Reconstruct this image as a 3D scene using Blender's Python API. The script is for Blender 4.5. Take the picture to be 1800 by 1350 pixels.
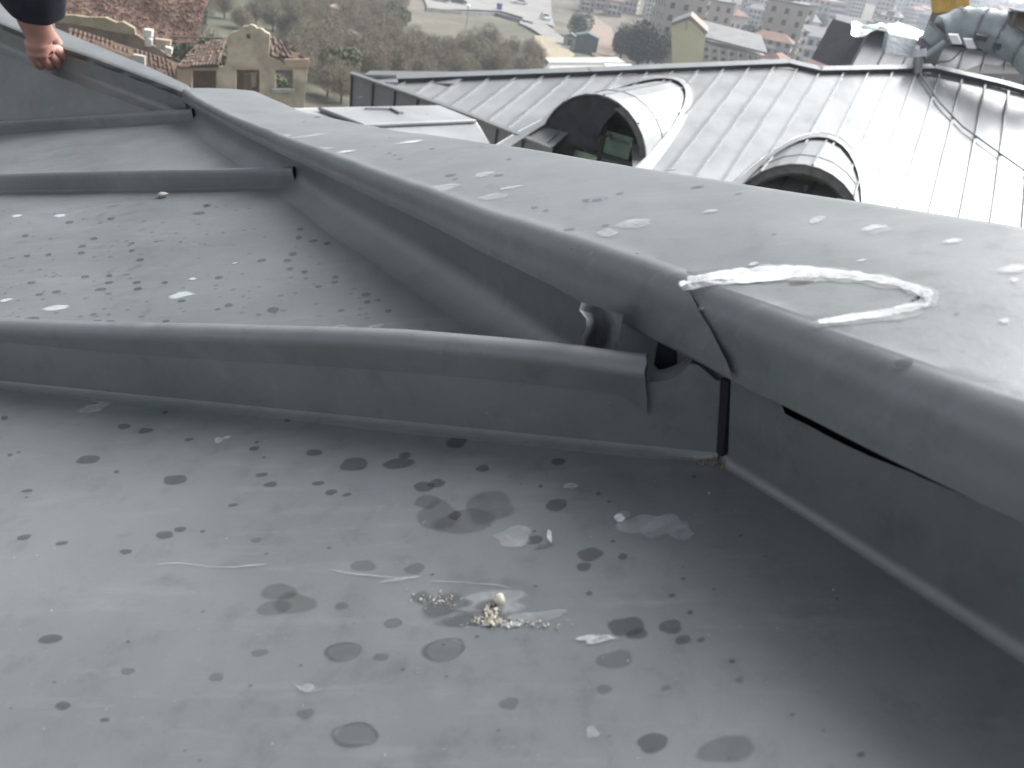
import bpy, bmesh, math, random
import numpy as np
from mathutils import Vector, Matrix, noise as mn
random.seed(7); rng = np.random.default_rng(7)
C = bpy.context.scene.collection
for o in list(bpy.data.objects): bpy.data.objects.remove(o)
sc = bpy.context.scene

# ------------------------------------------------------------------ camera
F = 1353.0; PITCH = math.radians(31); ROLL = math.radians(10)
cd = bpy.data.cameras.new('camera'); cam = bpy.data.objects.new('camera', cd); C.objects.link(cam)
cd.sensor_width = 36; cd.lens = 36*F/1800; cd.clip_start = .01; cd.clip_end = 9000
RM = Matrix.Rotation(math.pi/2-PITCH, 3, 'X') @ Matrix.Rotation(ROLL, 3, 'Z')
cam.matrix_world = RM.to_4x4()
cd.dof.use_dof = True; cd.dof.focus_distance = .55; cd.dof.aperture_fstop = 17
sc.camera = cam
# ------------------------------------------------------------------ sky, sun, exposure
SUN_AZ, SUN_EL = 56.0, 42.0
w = bpy.data.worlds.new('World'); sc.world = w; w.use_nodes = True
wn = w.node_tree; bg = wn.nodes['Background']
sky = wn.nodes.new('ShaderNodeTexSky'); sky.sky_type = 'NISHITA'; sky.sun_disc = False
sky.sun_elevation = math.radians(SUN_EL); sky.sun_rotation = math.radians(SUN_AZ)
sky.air_density = 1.0; sky.dust_density = 3.0; sky.ozone_density = 1.0
hs = wn.nodes.new('ShaderNodeHueSaturation'); hs.inputs['Saturation'].default_value = .30
wn.links.new(sky.outputs[0], hs.inputs['Color']); wn.links.new(hs.outputs[0], bg.inputs[0])
bg.inputs[1].default_value = .075
sd = bpy.data.lights.new('sun', 'SUN'); sd.energy = 3.5; sd.angle = math.radians(52); sd.color = (1, .992, .98)
sun = bpy.data.objects.new('sun', sd); C.objects.link(sun)
_a, _e = math.radians(SUN_AZ), math.radians(SUN_EL)
sdir = Vector((math.sin(_a)*math.cos(_e), math.cos(_a)*math.cos(_e), math.sin(_e)))
sun.rotation_euler = sdir.to_track_quat('Z', 'Y').to_euler()
sc.view_settings.view_transform = 'Standard'; sc.view_settings.look = 'None'
sc.view_settings.exposure = 1.35; sc.view_settings.gamma = 1

# ------------------------------------------------------------------ helpers
def V(*a): return Vector(a)
def ray(x, y): return (RM @ V(x-900, 675-y, -F))
def at(x, y, d): return ray(x, y).normalized()*d          # point at d metres along the sight line
def proj(p):
    q = RM.transposed() @ Vector(p); return 900+F*q.x/-q.z, 675-F*q.y/-q.z
def onplane(x, y, n, d):                                   # sight line meets plane n.p = -d
    r = ray(x, y); return r*(-d/r.dot(n))
def tagit(o, label=None, cat=None, group=None, kind=None):
    if label: o['label'] = label
    if cat: o['category'] = cat
    if group: o['group'] = group
    if kind: o['kind'] = kind
    return o
def empty(name, loc, label, cat, group=None):
    o = bpy.data.objects.new(name, None); C.objects.link(o); o.location = loc
    o.empty_display_size = .1
    return tagit(o, label, cat, group)
def link(name, me, parent=None):
    o = bpy.data.objects.new(name, me); C.objects.link(o)
    if parent is not None:
        o.parent = parent; o.matrix_parent_inverse = Matrix.Translation(-parent.location)
    return o
def mesh(name, vs, fs, mat, parent=None, smooth=False, kind=None, attr=None):
    me = bpy.data.meshes.new(name); me.from_pydata([tuple(v) for v in vs], [], fs); me.update()
    mats = mat if isinstance(mat, (list, tuple)) else [mat]
    for m in mats: me.materials.append(m)
    if smooth:
        me.polygons.foreach_set('use_smooth', [True]*len(me.polygons)); me.set_sharp_from_angle(angle=math.radians(42))
    if attr is not None:
        a = me.attributes.new('cover', 'FLOAT', 'POINT'); a.data.foreach_set('value', attr)
    o = link(name, me, parent)
    if kind: o['kind'] = kind
    return o
class MB:
    def __init__(s): s.v = []; s.f = []; s.a = []
    def add(s, vs, fs, a=None):
        b = len(s.v); s.v += [Vector(v) for v in vs]; s.f += [tuple(i+b for i in f) for f in fs]
        s.a += a if a else [1.0]*len(vs)
    def box(s, c, x, y, z):     # centre, half-axes vectors
        c = Vector(c); x = Vector(x); y = Vector(y); z = Vector(z)
        vs = [c+i*x+j*y+k*z for i in (-1, 1) for j in (-1, 1) for k in (-1, 1)]
        s.add(vs, [(0,1,3,2),(4,6,7,5),(0,4,5,1),(2,3,7,6),(0,2,6,4),(1,5,7,3)])
    def abox(s, x0, x1, y0, y1, z0, z1):
        s.box(((x0+x1)/2,(y0+y1)/2,(z0+z1)/2),((x1-x0)/2,0,0),(0,(y1-y0)/2,0),(0,0,(z1-z0)/2))
    def prism(s, poly, d):      # polygon extruded by vector d
        n = len(poly); d = Vector(d); p = [Vector(q) for q in poly]
        s.add(p+[q+d for q in p], [tuple(range(n)), tuple(range(2*n-1, n-1, -1))]+[(i,(i+1)%n,(i+1)%n+n,i+n) for i in range(n)])
    def bar(s, a, b, r, n=6, r2=None, cap=True):
        a = Vector(a); b = Vector(b); r2 = r if r2 is None else r2
        d = (b-a).normalized(); u = d.orthogonal().normalized(); v = d.cross(u)
        vs = []
        for P, rr in ((a, r), (b, r2)):
            for i in range(n):
                t = 2*math.pi*i/n; vs.append(P+rr*(math.cos(t)*u+math.sin(t)*v))
        fs = [(i,(i+1)%n,(i+1)%n+n,i+n) for i in range(n)]
        if cap: fs += [tuple(range(n-1,-1,-1)), tuple(range(n, 2*n))]
        s.add(vs, fs)
    def tube(s, pts, r, n=8):
        pts = [Vector(p) for p in pts]; vs = []; fs = []; m = len(pts)
        u = None
        for k, p in enumerate(pts):
            d = (pts[min(k+1, m-1)]-pts[max(k-1, 0)]).normalized()
            u = d.orthogonal().normalized() if u is None else (u-u.dot(d)*d).normalized()
            v = d.cross(u); rr = r[k] if isinstance(r, (list, tuple)) else r
            for i in range(n):
                t = 2*math.pi*i/n; vs.append(p+rr*(math.cos(t)*u+math.sin(t)*v))
        for k in range(m-1):
            for i in range(n): fs.append((k*n+i, k*n+(i+1)%n, (k+1)*n+(i+1)%n, (k+1)*n+i))
        fs += [tuple(range(n-1,-1,-1)), tuple((m-1)*n+i for i in range(n))]
        s.add(vs, fs)
    def build(s, name, mat, parent=None, smooth=False, kind=None, attr=False):
        return mesh(name, s.v, s.f, mat, parent, smooth, kind, s.a if attr else None)
def grid(fn, nu, nv):
    vs = [fn(i/(nu-1), j/(nv-1)) for i in range(nu) for j in range(nv)]
    fs = [(i*nv+j, (i+1)*nv+j, (i+1)*nv+j+1, i*nv+j+1) for i in range(nu-1) for j in range(nv-1)]
    return vs, fs
def thick(vs, fs, d, nu, nv):   # a grid sheet given thickness by a vector field/vector
    n = len(vs); back = [v+(d[i] if isinstance(d, list) else d) for i, v in enumerate(vs)]
    f2 = [tuple(reversed([i+n for i in f])) for f in fs]
    rim = []
    per = [i*nv for i in range(nu)]+[(nu-1)*nv+j for j in range(1, nv)]+[i*nv+nv-1 for i in range(nu-2, -1, -1)]+[j for j in range(nv-2, 0, -1)]
    m = len(per)
    rim = [(per[k], per[(k+1) % m], per[(k+1) % m]+n, per[k]+n) for k in range(m)]
    return vs+back, fs+f2+rim
def interp(x, tab):
    return float(np.interp(x, [t[0] for t in tab], [t[1] for t in tab]))
def fn3(p, s=1.0): return mn.noise(Vector(p)*s)

# ------------------------------------------------------------------ materials
def mat(name, col, rough=.6, metal=0.0, var=.15, scale=8.0, col2=None, bump=0.0, bscale=60.0, spec=.5, rvar=0.0, stretch=None, detail=6):
    m = bpy.data.materials.new(name); m.use_nodes = True; nt = m.node_tree; N = nt.nodes; L = nt.links
    b = N['Principled BSDF']; b.inputs['Roughness'].default_value = rough; b.inputs['Metallic'].default_value = metal
    b.inputs['Specular IOR Level'].default_value = spec
    tc = N.new('ShaderNodeTexCoord'); mp = N.new('ShaderNodeMapping'); L.new(tc.outputs['Object'], mp.inputs[0])
    if stretch: mp.inputs['Scale'].default_value = stretch
    nz = N.new('ShaderNodeTexNoise'); nz.inputs['Scale'].default_value = scale; nz.inputs['Detail'].default_value = detail
    nz.inputs['Roughness'].default_value = .6; L.new(mp.outputs[0], nz.inputs['Vector'])
    rp = N.new('ShaderNodeValToRGB'); rp.color_ramp.elements[0].position = .32; rp.color_ramp.elements[1].position = .68
    c2 = col2 if col2 else tuple(min(1, c*(1+var)) for c in col); c1 = col if col2 else tuple(c*(1-var) for c in col)
    rp.color_ramp.elements[0].color = (*c1, 1); rp.color_ramp.elements[1].color = (*c2, 1)
    L.new(nz.outputs[0], rp.inputs[0]); L.new(rp.outputs[0], b.inputs['Base Color'])
    if rvar:
        mr = N.new('ShaderNodeMapRange'); mr.inputs[3].default_value = rough-rvar; mr.inputs[4].default_value = rough+rvar
        mr.inputs[1].default_value = .3; mr.inputs[2].default_value = .7
        L.new(nz.outputs[0], mr.inputs[0]); L.new(mr.outputs[0], b.inputs['Roughness'])
    if bump:
        n2 = N.new('ShaderNodeTexNoise'); n2.inputs['Scale'].default_value = bscale; n2.inputs['Detail'].default_value = 4
        L.new(mp.outputs[0], n2.inputs['Vector'])
        bp = N.new('ShaderNodeBump'); bp.inputs['Strength'].default_value = bump; bp.inputs['Distance'].default_value = .3/bscale
        L.new(n2.outputs[0], bp.inputs['Height']); L.new(bp.outputs[0], b.inputs['Normal'])
    return m
def zinc_near(name):
    """weathered grey painted sheet: mottled film, fine speckle, faint brushed streaks"""
    m = bpy.data.materials.new(name); m.use_nodes = True; nt = m.node_tree; N = nt.nodes; L = nt.links
    b = N['Principled BSDF']; tc = N.new('ShaderNodeTexCoord'); b.inputs['Specular IOR Level'].default_value = 1.0
    def nz(s, d, rough=.6, sc=None):
        n = N.new('ShaderNodeTexNoise'); n.inputs['Scale'].default_value = s; n.inputs['Detail'].default_value = d
        n.inputs['Roughness'].default_value = rough
        if sc:
            mp = N.new('ShaderNodeMapping'); mp.inputs['Scale'].default_value = sc; mp.inputs['Rotation'].default_value = (0, 0, .26)
            L.new(tc.outputs['Object'], mp.inputs[0]); L.new(mp.outputs[0], n.inputs['Vector'])
        else: L.new(tc.outputs['Object'], n.inputs['Vector'])
        return n
    a = nz(9, 8); c = nz(70, 6, .7); st = nz(14, 6, .7, (1, 9, 3)); sp = nz(420, 3, .7); sc_ = nz(40, 4, .8, (1, 26, 6))
    r1 = N.new('ShaderNodeValToRGB'); e = r1.color_ramp.elements
    e[0].position = .3; e[0].color = ZC0; e[1].position = .7; e[1].color = ZC1; L.new(a.outputs[0], r1.inputs[0])
    def mixc(src, colr, fac_node, lo, hi, amt):
        mr = N.new('ShaderNodeMapRange'); mr.inputs[1].default_value = lo; mr.inputs[2].default_value = hi; mr.inputs[4].default_value = amt
        L.new(fac_node.outputs[0], mr.inputs[0])
        mx = N.new('ShaderNodeMix'); mx.data_type = 'RGBA'; L.new(mr.outputs[0], mx.inputs['Factor']); L.new(src, mx.inputs['A'])
        mx.inputs['B'].default_value = colr; return mx.outputs['Result']
    o = mixc(r1.outputs[0], (.21, .225, .235, 1), c, .55, .8, .28)
    o = mixc(o, (.24, .25, .26, 1), st, .54, .76, .5)
    o = mixc(o, (.26, .27, .275, 1), sc_, .64, .74, .4)
    o = mixc(o, (.05, .052, .052, 1), c, .47, .2, .45)
    o = mixc(o, (.42, .42, .40, 1), sp, .68, .80, .55)
    o = mixc(o, (.05, .045, .04, 1), sp, .30, .20, .6)
    L.new(o, b.inputs['Base Color'])
    b.inputs['Metallic'].default_value = ZMET
    mr = N.new('ShaderNodeMapRange'); mr.inputs[1].default_value = .3; mr.inputs[2].default_value = .7
    mr.inputs[3].default_value = ZR-.05; mr.inputs[4].default_value = ZR+.07; L.new(c.outputs[0], mr.inputs[0]); L.new(mr.outputs[0], b.inputs['Roughness'])
    bp = N.new('ShaderNodeBump'); bp.inputs['Strength'].default_value = .12; bp.inputs['Distance'].default_value = .0006
    L.new(sp.outputs[0], bp.inputs['Height']); L.new(bp.outputs[0], b.inputs['Normal'])
    return m
ZC0 = (.132, .145, .149, 1); ZC1 = (.188, .202, .206, 1); ZMET = .2; ZR = .40
M = {}
M['zinc'] = zinc_near('zinc_near')
def decal(name, col, rough, amt, nscale, lo, hi, metal=0.0, spec=.5):
    """thin film lying on the sheet: cover attribute times a noise that breaks it up"""
    m = bpy.data.materials.new(name); m.use_nodes = True; nt = m.node_tree; N = nt.nodes; L = nt.links
    b = N['Principled BSDF']; b.inputs['Base Color'].default_value = (*col, 1); b.inputs['Roughness'].default_value = rough
    b.inputs['Metallic'].default_value = metal; b.inputs['Specular IOR Level'].default_value = spec
    at_ = N.new('ShaderNodeAttribute'); at_.attribute_name = 'cover'
    tc = N.new('ShaderNodeTexCoord'); nz = N.new('ShaderNodeTexNoise'); nz.inputs['Scale'].default_value = nscale; nz.inputs['Detail'].default_value = 7
    nz.inputs['Roughness'].default_value = .7; L.new(tc.outputs['Object'], nz.inputs['Vector'])
    sub = N.new('ShaderNodeMath'); sub.operation = 'ADD'; L.new(at_.outputs['Fac'], sub.inputs[0])
    n2 = N.new('ShaderNodeTexNoise'); n2.inputs['Scale'].default_value = nscale/5; n2.inputs['Detail'].default_value = 5; L.new(tc.outputs['Object'], n2.inputs['Vector'])
    av_ = N.new('ShaderNodeMix'); av_.data_type = 'FLOAT'; av_.inputs['Factor'].default_value = .55; L.new(nz.outputs[0], av_.inputs['A']); L.new(n2.outputs[0], av_.inputs['B']); L.new(av_.outputs['Result'], sub.inputs[1])
    mr = N.new('ShaderNodeMapRange'); mr.inputs[1].default_value = lo; mr.inputs[2].default_value = hi; mr.inputs[4].default_value = amt
    L.new(sub.outputs[0], mr.inputs[0]); L.new(mr.outputs[0], b.inputs['Alpha'])
    return m
M['drop'] = decal('rain_water', (.050, .052, .051), .30, .38, 90, .70, 1.25, spec=.4)
M['drop_faint'] = decal('drying_water', (.06, .06, .055), .33, .22, 60, .8, 1.3)
M['ring'] = decal('dried_ring', (.09, .088, .08), .4, .32, 200, .8, 1.3)
M['chalk'] = decal('white_chalk', (.80, .82, .83), .85, .72, 300, 1.27, 1.62)
M['chalk_thin'] = decal('thin_white_residue', (.52, .54, .55), .8, .55, 330, 1.28, 1.72)
M['splash'] = decal('pale_splash', (.72, .74, .75), .7, .48, 500, .6, 1.6)
M['scuff'] = decal('scuffed_patch', (.10, .105, .105), .5, .6, 160, 1.1, 1.6)
M['dark'] = mat('gap_shade_black', (.008, .009, .014), .8, var=.2, scale=40)
M['hole_shade'] = mat('blue_black_shade', (.006, .009, .025), .6, var=.3, scale=60)
M['grit'] = mat('pale_grit', (.62, .58, .50), .9, var=.3, scale=300)
M['grit_tan'] = mat('tan_dirt', (.30, .24, .15), .95, var=.3, scale=200)
M['far_zinc'] = mat('far_zinc', (.215, .228, .232), .46, metal=.2, col2=(.315, .325, .332), scale=1.1, rvar=.1, bump=.1, bscale=5)
M['far_wet'] = mat('far_zinc_wet', (.24, .252, .258), .34, metal=.25, col2=(.33, .34, .345), scale=1.1, rvar=.1, bump=.06, bscale=5, stretch=(1, .4, 1))
M['far_seam'] = mat('far_seam', (.225, .235, .24), .45, metal=.5, var=.15, scale=3)
M['far_trim'] = mat('far_trim', (.26, .275, .28), .4, metal=.5, var=.12, scale=3)
M['clad'] = mat('grey_cladding', (.22, .225, .24), .55, metal=.1, var=.12, scale=2.2)
M['clad_dark'] = mat('grey_cladding_joint', (.06, .062, .068), .6, var=.2)
M['duct'] = mat('foil_duct', (.38, .42, .44), .5, metal=.3, var=.14, scale=5, bump=.4, bscale=9)
M['foil'] = mat('crumpled_foil', (.62, .70, .68), .3, metal=.4, var=.2, scale=6, bump=.5, bscale=12)
M['yellow'] = mat('crane_yellow', (.62, .36, .03), .5, var=.15, scale=4)
M['felt'] = mat('black_felt', (.028, .029, .036), .75, var=.3, scale=9, bump=.5, bscale=14)
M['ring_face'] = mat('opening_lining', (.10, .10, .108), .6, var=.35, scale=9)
M['glass_green'] = mat('green_glass', (.10, .15, .13), .12, var=.3, scale=3)
M['pane_pale'] = mat('pale_green_pane', (.34, .44, .38), .3, var=.25, scale=5)
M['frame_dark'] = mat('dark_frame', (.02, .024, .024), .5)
M['plaster'] = mat('old_plaster', (.26, .22, .16), .9, col2=(.54, .475, .37), scale=.7, bump=.4, bscale=8)
M['plaster2'] = mat('bare_masonry', (.34, .25, .18), .9, col2=(.46, .38, .29), scale=1.4, bump=.5, bscale=8)
M['tile'] = mat('old_roof_tiles', (.085, .060, .047), .9, col2=(.150, .112, .090), scale=1.8, bump=.6, bscale=7)
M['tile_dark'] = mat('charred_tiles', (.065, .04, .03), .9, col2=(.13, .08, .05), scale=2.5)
M['ochre'] = mat('ochre_wall', (.21, .175, .11), .9, col2=(.33, .285, .20), scale=1.2)
M['white_plaster'] = mat('white_plaster', (.55, .54, .50), .85, var=.1, scale=1.5)
M['pink'] = mat('pink_brick', (.25, .18, .155), .9, col2=(.33, .25, .22), scale=1.5)
M['concrete'] = mat('pale_concrete', (.30, .30, .28), .85, col2=(.40, .39, .37), scale=.7)
M['road'] = mat('paved_lot', (.17, .168, .155), .9, col2=(.23, .225, .21), scale=.15)
M['yellow_wall'] = mat('yellow_render', (.58, .545, .34), .85, var=.06, scale=.4)
M['grey_roof'] = mat('grey_roofing', (.15, .15, .15), .8, var=.25, scale=.4)
M['teal'] = mat('teal_sheet', (.08, .12, .115), .7, var=.2, scale=1)
M['skin'] = mat('skin', (.30, .155, .125), .5, col2=(.40, .22, .18), scale=30, bump=.15, bscale=300)
M['skin'].node_tree.nodes['Principled BSDF'].inputs['Subsurface Weight'].default_value = .08
M['skin'].node_tree.nodes['Principled BSDF'].inputs['Subsurface Scale'].default_value = .01
M['nail'] = mat('nail', (.50, .28, .24), .35, var=.05)
M['navy'] = mat('navy_cloth', (.010, .012, .022), .9, var=.3, scale=40, bump=.4, bscale=200)
M['bark'] = mat('bark', (.10, .085, .07), .9, var=.3, scale=3)
M['twigs'] = mat('bare_twigs', (.125, .108, .072), .9, col2=(.215, .185, .135), scale=.5)
M['twigs_g'] = mat('ivy_twigs', (.06, .075, .035), .9, col2=(.12, .125, .07), scale=.6)
M['leaf'] = mat('dark_leaves', (.022, .034, .022), .7, col2=(.055, .07, .045), scale=.5)
M['leaf2'] = mat('green_leaves', (.035, .06, .03), .7, col2=(.07, .10, .05), scale=.5)
M['glasswin'] = mat('window_dark', (.03, .035, .045), .2)
M['soil'] = mat('rubble_soil', (.16, .115, .085), .95, col2=(.26, .20, .16), scale=.8, bump=.5, bscale=4)
M['silver'] = mat('silver_paint', (.55, .57, .60), .3, metal=.3, var=.03)
M['white'] = mat('white_paint', (.75, .76, .77), .4, var=.03)
M['blue'] = mat('blue_plastic', (.03, .06, .30), .5, var=.1)
M['red'] = mat('red_paint', (.40, .07, .05), .5)
M['tyre'] = mat('tyre', (.02, .02, .02), .8)
M['brown'] = mat('brown_sheet', (.13, .11, .09), .8, var=.15, scale=3)

# ------------------------------------------------------------------ the roof plane under the camera
N0 = ray(-2760, 392).cross(ray(900, -84)).normalized()
if N0.z < 0: N0 = -N0
S0 = ray(-2760, 392).normalized(); T0 = N0.cross(S0).normalized()
DP = .2
def pl(x, y): return onplane(x, y, N0, DP)
def st(s, t, b=0.0): return S0*s + T0*t + N0*(b-DP)
A0 = pl(1280, 810); B0 = pl(350, 215)
HD = (B0-A0).normalized(); MD = N0.cross(HD).normalized()
if MD.dot(-A0) < 0: MD = -MD
def hp(a, c, b): return A0 + HD*a + MD*c + N0*b            # along hip, towards camera, up
_DC = [(775, 1058, .016, .0013), (860, 1078, .020, .0008), (930, 950, .012, .0006), (1150, 925, .022, -.0004)]
_DC = [(onplane(x, y, N0, DP), r, h) for x, y, r, h in _DC]
def dent(p):                                                # oil-canning of the thin sheet
    e = 0
    if p.length < .5:
        for c, r, h in _DC:
            q = (p-c).length_squared/(r*r)
            if q < 6: e -= h*math.exp(-q)
    return e+dent0(p)
def dent0(p):
    return .0015*fn3(p, 5.0)+.0008*fn3(p+V(3, 1, 2), 14)
T1, T2, T3, TB = -.2855, -.716, -1.152, .155
def s_hip(t): return .025-1.162*(t+.28)
near = empty('zinc_roof', hp(.3, .1, -.02), 'weathered grey zinc roof close to the camera, with standing seams running into a raised hip cap', 'roof')
def panel_pt(t, s):
    p = st(s, t); return p+N0*dent(p)
def near_panel(name, ta, tb, s_end=2.6, nt=60, ns=150):
    def f(u, v):
        t = ta+(tb-ta)*u; s0 = s_hip(t)-.004; s = s0+(s_end-s0)*v**2.0
        return panel_pt(t, s)
    vs, fs = grid(f, nt, ns)
    return mesh(name, vs, fs, M['zinc'], near, True)
panA = near_panel('roof_panel', TB, T1, nt=190, ns=300)
panB = near_panel('roof_panel', T1, T2)
panC = near_panel('roof_panel', T2, T3, nt=40, ns=90)
panZ = near_panel('roof_panel', .60, TB, nt=20, ns=40)

# seams: rounded fold standing on a flange
def seam_profile(h, r):
    pts = [(.0095, -.0008), (.0093, .0014), (.0062, .0020), (.0048, .0032), (.0044, .010), (.0042, h-2*r)]
    for k in range(1, 9):
        a = math.pi*k/9; pts.append((.0042-r+r*math.cos(a)-.0, h-r+r*math.sin(a)))
    pts += [(.0042-2*r, h-2*r), (.0042-2*r-.001, .004), (-.012, .0006)]
    return pts
def seam(name, t, s0, s1, h0, h1, r=.0052, wob=.0012, ns=120, mat_=None):
    def f(u, v):
        s = s0+(s1-s0)*u**1.6; h = interp(s, [(s0, h0), (s1, h1)])
        prof = seam_profile(h, r); k = min(int(round(v*(len(prof)-1))), len(prof)-1); q = prof[k]
        p = st(s, t+q[0], q[1]); hh = q[1]/h
        return p+T0*wob*fn3((s*6, t, 0))*hh*2+N0*.0015*fn3((s*4, 5, t))*hh + N0*dent(st(s, t))*(1-hh)
    m = len(seam_profile(h0, r)); vs, fs = grid(f, ns, m)
    return mesh(name, vs, fs, mat_ or M['zinc'], near, True)
sA = pl(1140, 800)
s_core = (pl(1262, 808)-A0).dot(S0)+A0.dot(S0); s_cov = pl(1142, 797).dot(S0)
seam0 = seam('standing_seam', TB, s_hip(TB)+.03, 2.6, .036, .034)
seam2 = seam('standing_seam', T2, s_hip(T2)+.002, 2.6, .023, .031)
seam3 = seam('standing_seam', T3, s_hip(T3)+.004, 2.6, .023, .024)
# the near seam: upright core, then a cover fold that is torn off short
def seam_h_at(x, y):
    r = ray(x, y); p = r*((T1+.0036)/r.dot(T0)); return p.dot(S0), p.dot(N0)+DP
HT = sorted([seam_h_at(*q) for q in [(1143,670),(1175,667),(1190,660),(1202,651),(1213,640),(1219,634),(1228,641),(1245,655),(1258,668)]]+[(.10, .0325), (3, .0325)])
def core_pt(s, v):
    H = interp(s, HT); fw = .0062+.0034*min(1, max(0, (s-s_core)/.03))
    prof = [(fw, -.0008), (fw-.0002, .0014), (.0062, .0021), (.0046, .0034), (.0042, .010), (.0036, .02), (.0034, H), (.0022, H), (.0020, .01), (-.002, .004), (-.012, .0006)]
    k = min(int(round(v*(len(prof)-1))), len(prof)-1); q = prof[k]
    p = st(s, T1+q[0], q[1]); return p+T0*.0012*fn3((s*7, 1, 0))*q[1]/H*2
def f_core(u, v): return core_pt(s_core+(2.6-s_core)*u**1.8, v)
vs, fs = grid(f_core, 140, 11); seam1 = mesh('standing_seam', vs, fs, M['zinc'], near, True)
seam1['label'] = 'nearest standing seam, its cover torn open beside the hip'
LOWT = sorted([seam_h_at(*q) for q in [(1143,729),(1137,722),(1128,710),(1119,702),(1100,691),(1075,682),(1040,673),(950,650),(800,626)]]+[(3,.028)])
HC = sorted([seam_h_at(*q) for q in [(-600,555),(0,569),(350,577),(700,592),(950,611),(1146,626)]])
def f_cov(u, v):
    # v: 0 lower front edge .. 1 back edge ; the front runs down into a torn tongue at the end
    tongue = math.exp(-((u)/.035)**2)
    s = s_cov+(2.6-s_cov)*u**1.8
    low = min(interp(s, LOWT), .0305)
    h = max(interp(s, HC), .0385)
    r = .0062
    fr_ = .0036+.0042*math.exp(-((s-s_cov)/.028)**2)*(.55+.45*min(1, v/.35))+.0014*min(1, v/.35)
    if v < .35: q = (fr_, low+(h-r-low)*v/.35)
    elif v < .85:
        a = math.pi*(v-.35)/.5; q = (fr_-r+r*math.cos(a), h-r+r*math.sin(a))
    else: q = (fr_-2*r, h-r-(v-.85)/.15*.012)
    ds = 0
    if u == 0 or s-s_cov < .002: ds = .0016*fn3((v*9, 2, 2))-.004*max(0, v-.5)
    p = st(s-ds, T1+q[0], q[1]); return p+T0*.0012*fn3((s*7, 1, 0))*2+N0*.0012*fn3((s*5, 4, 0))
vs, fs = grid(f_cov, 150, 26); vs, fs = thick(vs, fs, -T0*.0008, 150, 26)
cov = mesh('seam_cover', vs, fs, M['zinc'], seam1, True); cov['label'] = 'folded seam cover ending in a torn pointed tongue'
# rolled end of the core
def f_curl(u, v):
    a = u*5.0; r = .0085-.0030*u
    c = st(s_core+.0005, T1+.0036-.0085, 0); top = HT[0][1]-.0005-.003*math.sin(a*.5)
    return c+S0*(-r*math.sin(a))+T0*(r*math.cos(a))+N0*(.0006+(top)*v)
vs, fs = grid(f_curl, 28, 8); vs, fs = thick(vs, fs, -S0*.0006, 28, 8)
mesh('rolled_end', vs, fs, M['zinc'], seam1, True)

# ------------------------------------------------------------------ hip cap
LH = [(-.8,.0545),(-.12,.0537),(-.03,.051),(.017,.0495),(.06,.0501),(.2,.0495),(.35,.046),(.53,.042),(.87,.035),(1.37,.034)]
TN = [(-.8,.082),(-.11,.0802),(-.035,.0783),(.03,.0786),(.12,.0740),(.22,.0695),(.35,.0648),(.5,.0605),(.7,.0545),(.95,.0490),(1.2,.0485),(1.42,.0540)]
_itp = interp
def smooth_tab(tab):
    xs = np.linspace(-.8, 1.42, 120); ys = np.interp(xs, [t[0] for t in tab], [t[1] for t in tab]); k = np.ones(9)/9
    y2 = np.convolve(np.pad(ys, 4, mode='edge'), k, 'valid'); return list(zip(xs.tolist(), y2.tolist()))
TF = [(-.8,.094),(-.036,.0834),(.061,.0754),(.209,.0679),(.43,.0553),(.77,.0335),(1.1,.0205),(1.42,.030)]
LH, TN, TF = smooth_tab(LH), smooth_tab(TN), smooth_tab(TF)
WC = .12
def cap_prof(a, inset=0.0):
    lh = interp(a, LH); tn = interp(a, TN); tf = interp(a, TF)
    r = min(.013, (tn-lh)*.62); q = []
    q.append((.0092, lh+.0006)); q.append((.0108, lh)); q.append((.0106, lh+.002))
    for k in range(4): q.append((.0104-.0006*k, lh+.002+(tn-r-lh-.002)*(k+1)/4))
    x0 = .0086
    for k in range(1, 9):
        g = math.pi/2*k/8; q.append((x0-r+r*math.cos(g), tn-r+r*math.sin(g)))
    for k in range(1, 25):
        g = k/24; q.append((x0-r+(-WC-(x0-r))*g, tn+(tf-tn)*g+.0012*math.sin(g*math.pi)))
    q += [(-WC-.0035, tf-.0015), (-WC-.005, tf-.005), (-WC-.0052, tf-.022)]
    return [(c-inset*.8, b-inset) for c, b in q]
NPF = len(cap_prof(0))
def cap_pt(a, v, inset=0.0):
    pr = cap_prof(a, inset); x = v*(NPF-1); k = min(int(x), NPF-2); f = x-k
    c = pr[k][0]*(1-f)+pr[k+1][0]*f; b = pr[k][1]*(1-f)+pr[k+1][1]*f
    p = hp(a, c, b); w_ = .0014*fn3((a*7, c*9, 0))+.0006*fn3((a*22, c*25, 3))
    if v < .35: p = p+MD*(.0010*fn3((a*9, 0, 5))+.0006*fn3((a*30, 0, 8)))
    return p+N0*w_
def end_a(v):      # slanting lap where the left sheet ends over the right one
    return interp(v, [(0, -.012), (.06, -.0105), (.15, .004), (.24, .018), (.34, .032), (.42, .05), (1, .054)])
def f_capL(u, v):
    e = end_a(v); a = e+(1.40-e)*u**1.5; p = cap_pt(a, v, 0 if v < .3 else min(.0014, .0014*(v-.3)/.05))
    return p
vs, fs = grid(f_capL, 190, NPF); vs, fs = thick(vs, fs, -N0*.0007, 190, NPF)
capL = mesh('hip_cap_sheet', vs, fs, M['zinc'], near, True); capL['label'] = 'hip cap sheet running away from the camera, lapped over the nearer one'
def f_capR(u, v):
    a0, a1 = -.75, (.11 if v < .34 else .0548); a = a1+(a0-a1)*u; ins = .0012+.0006*math.exp(-((a-.0)/.03)**2)*max(0, 1-v/.35)
    if v < .12 and a > -.03: ins += .0012
    return cap_pt(a, v, ins)
vs, fs = grid(f_capR, 110, NPF); vs, fs = thick(vs, fs, -N0*.0007, 110, NPF)
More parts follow.
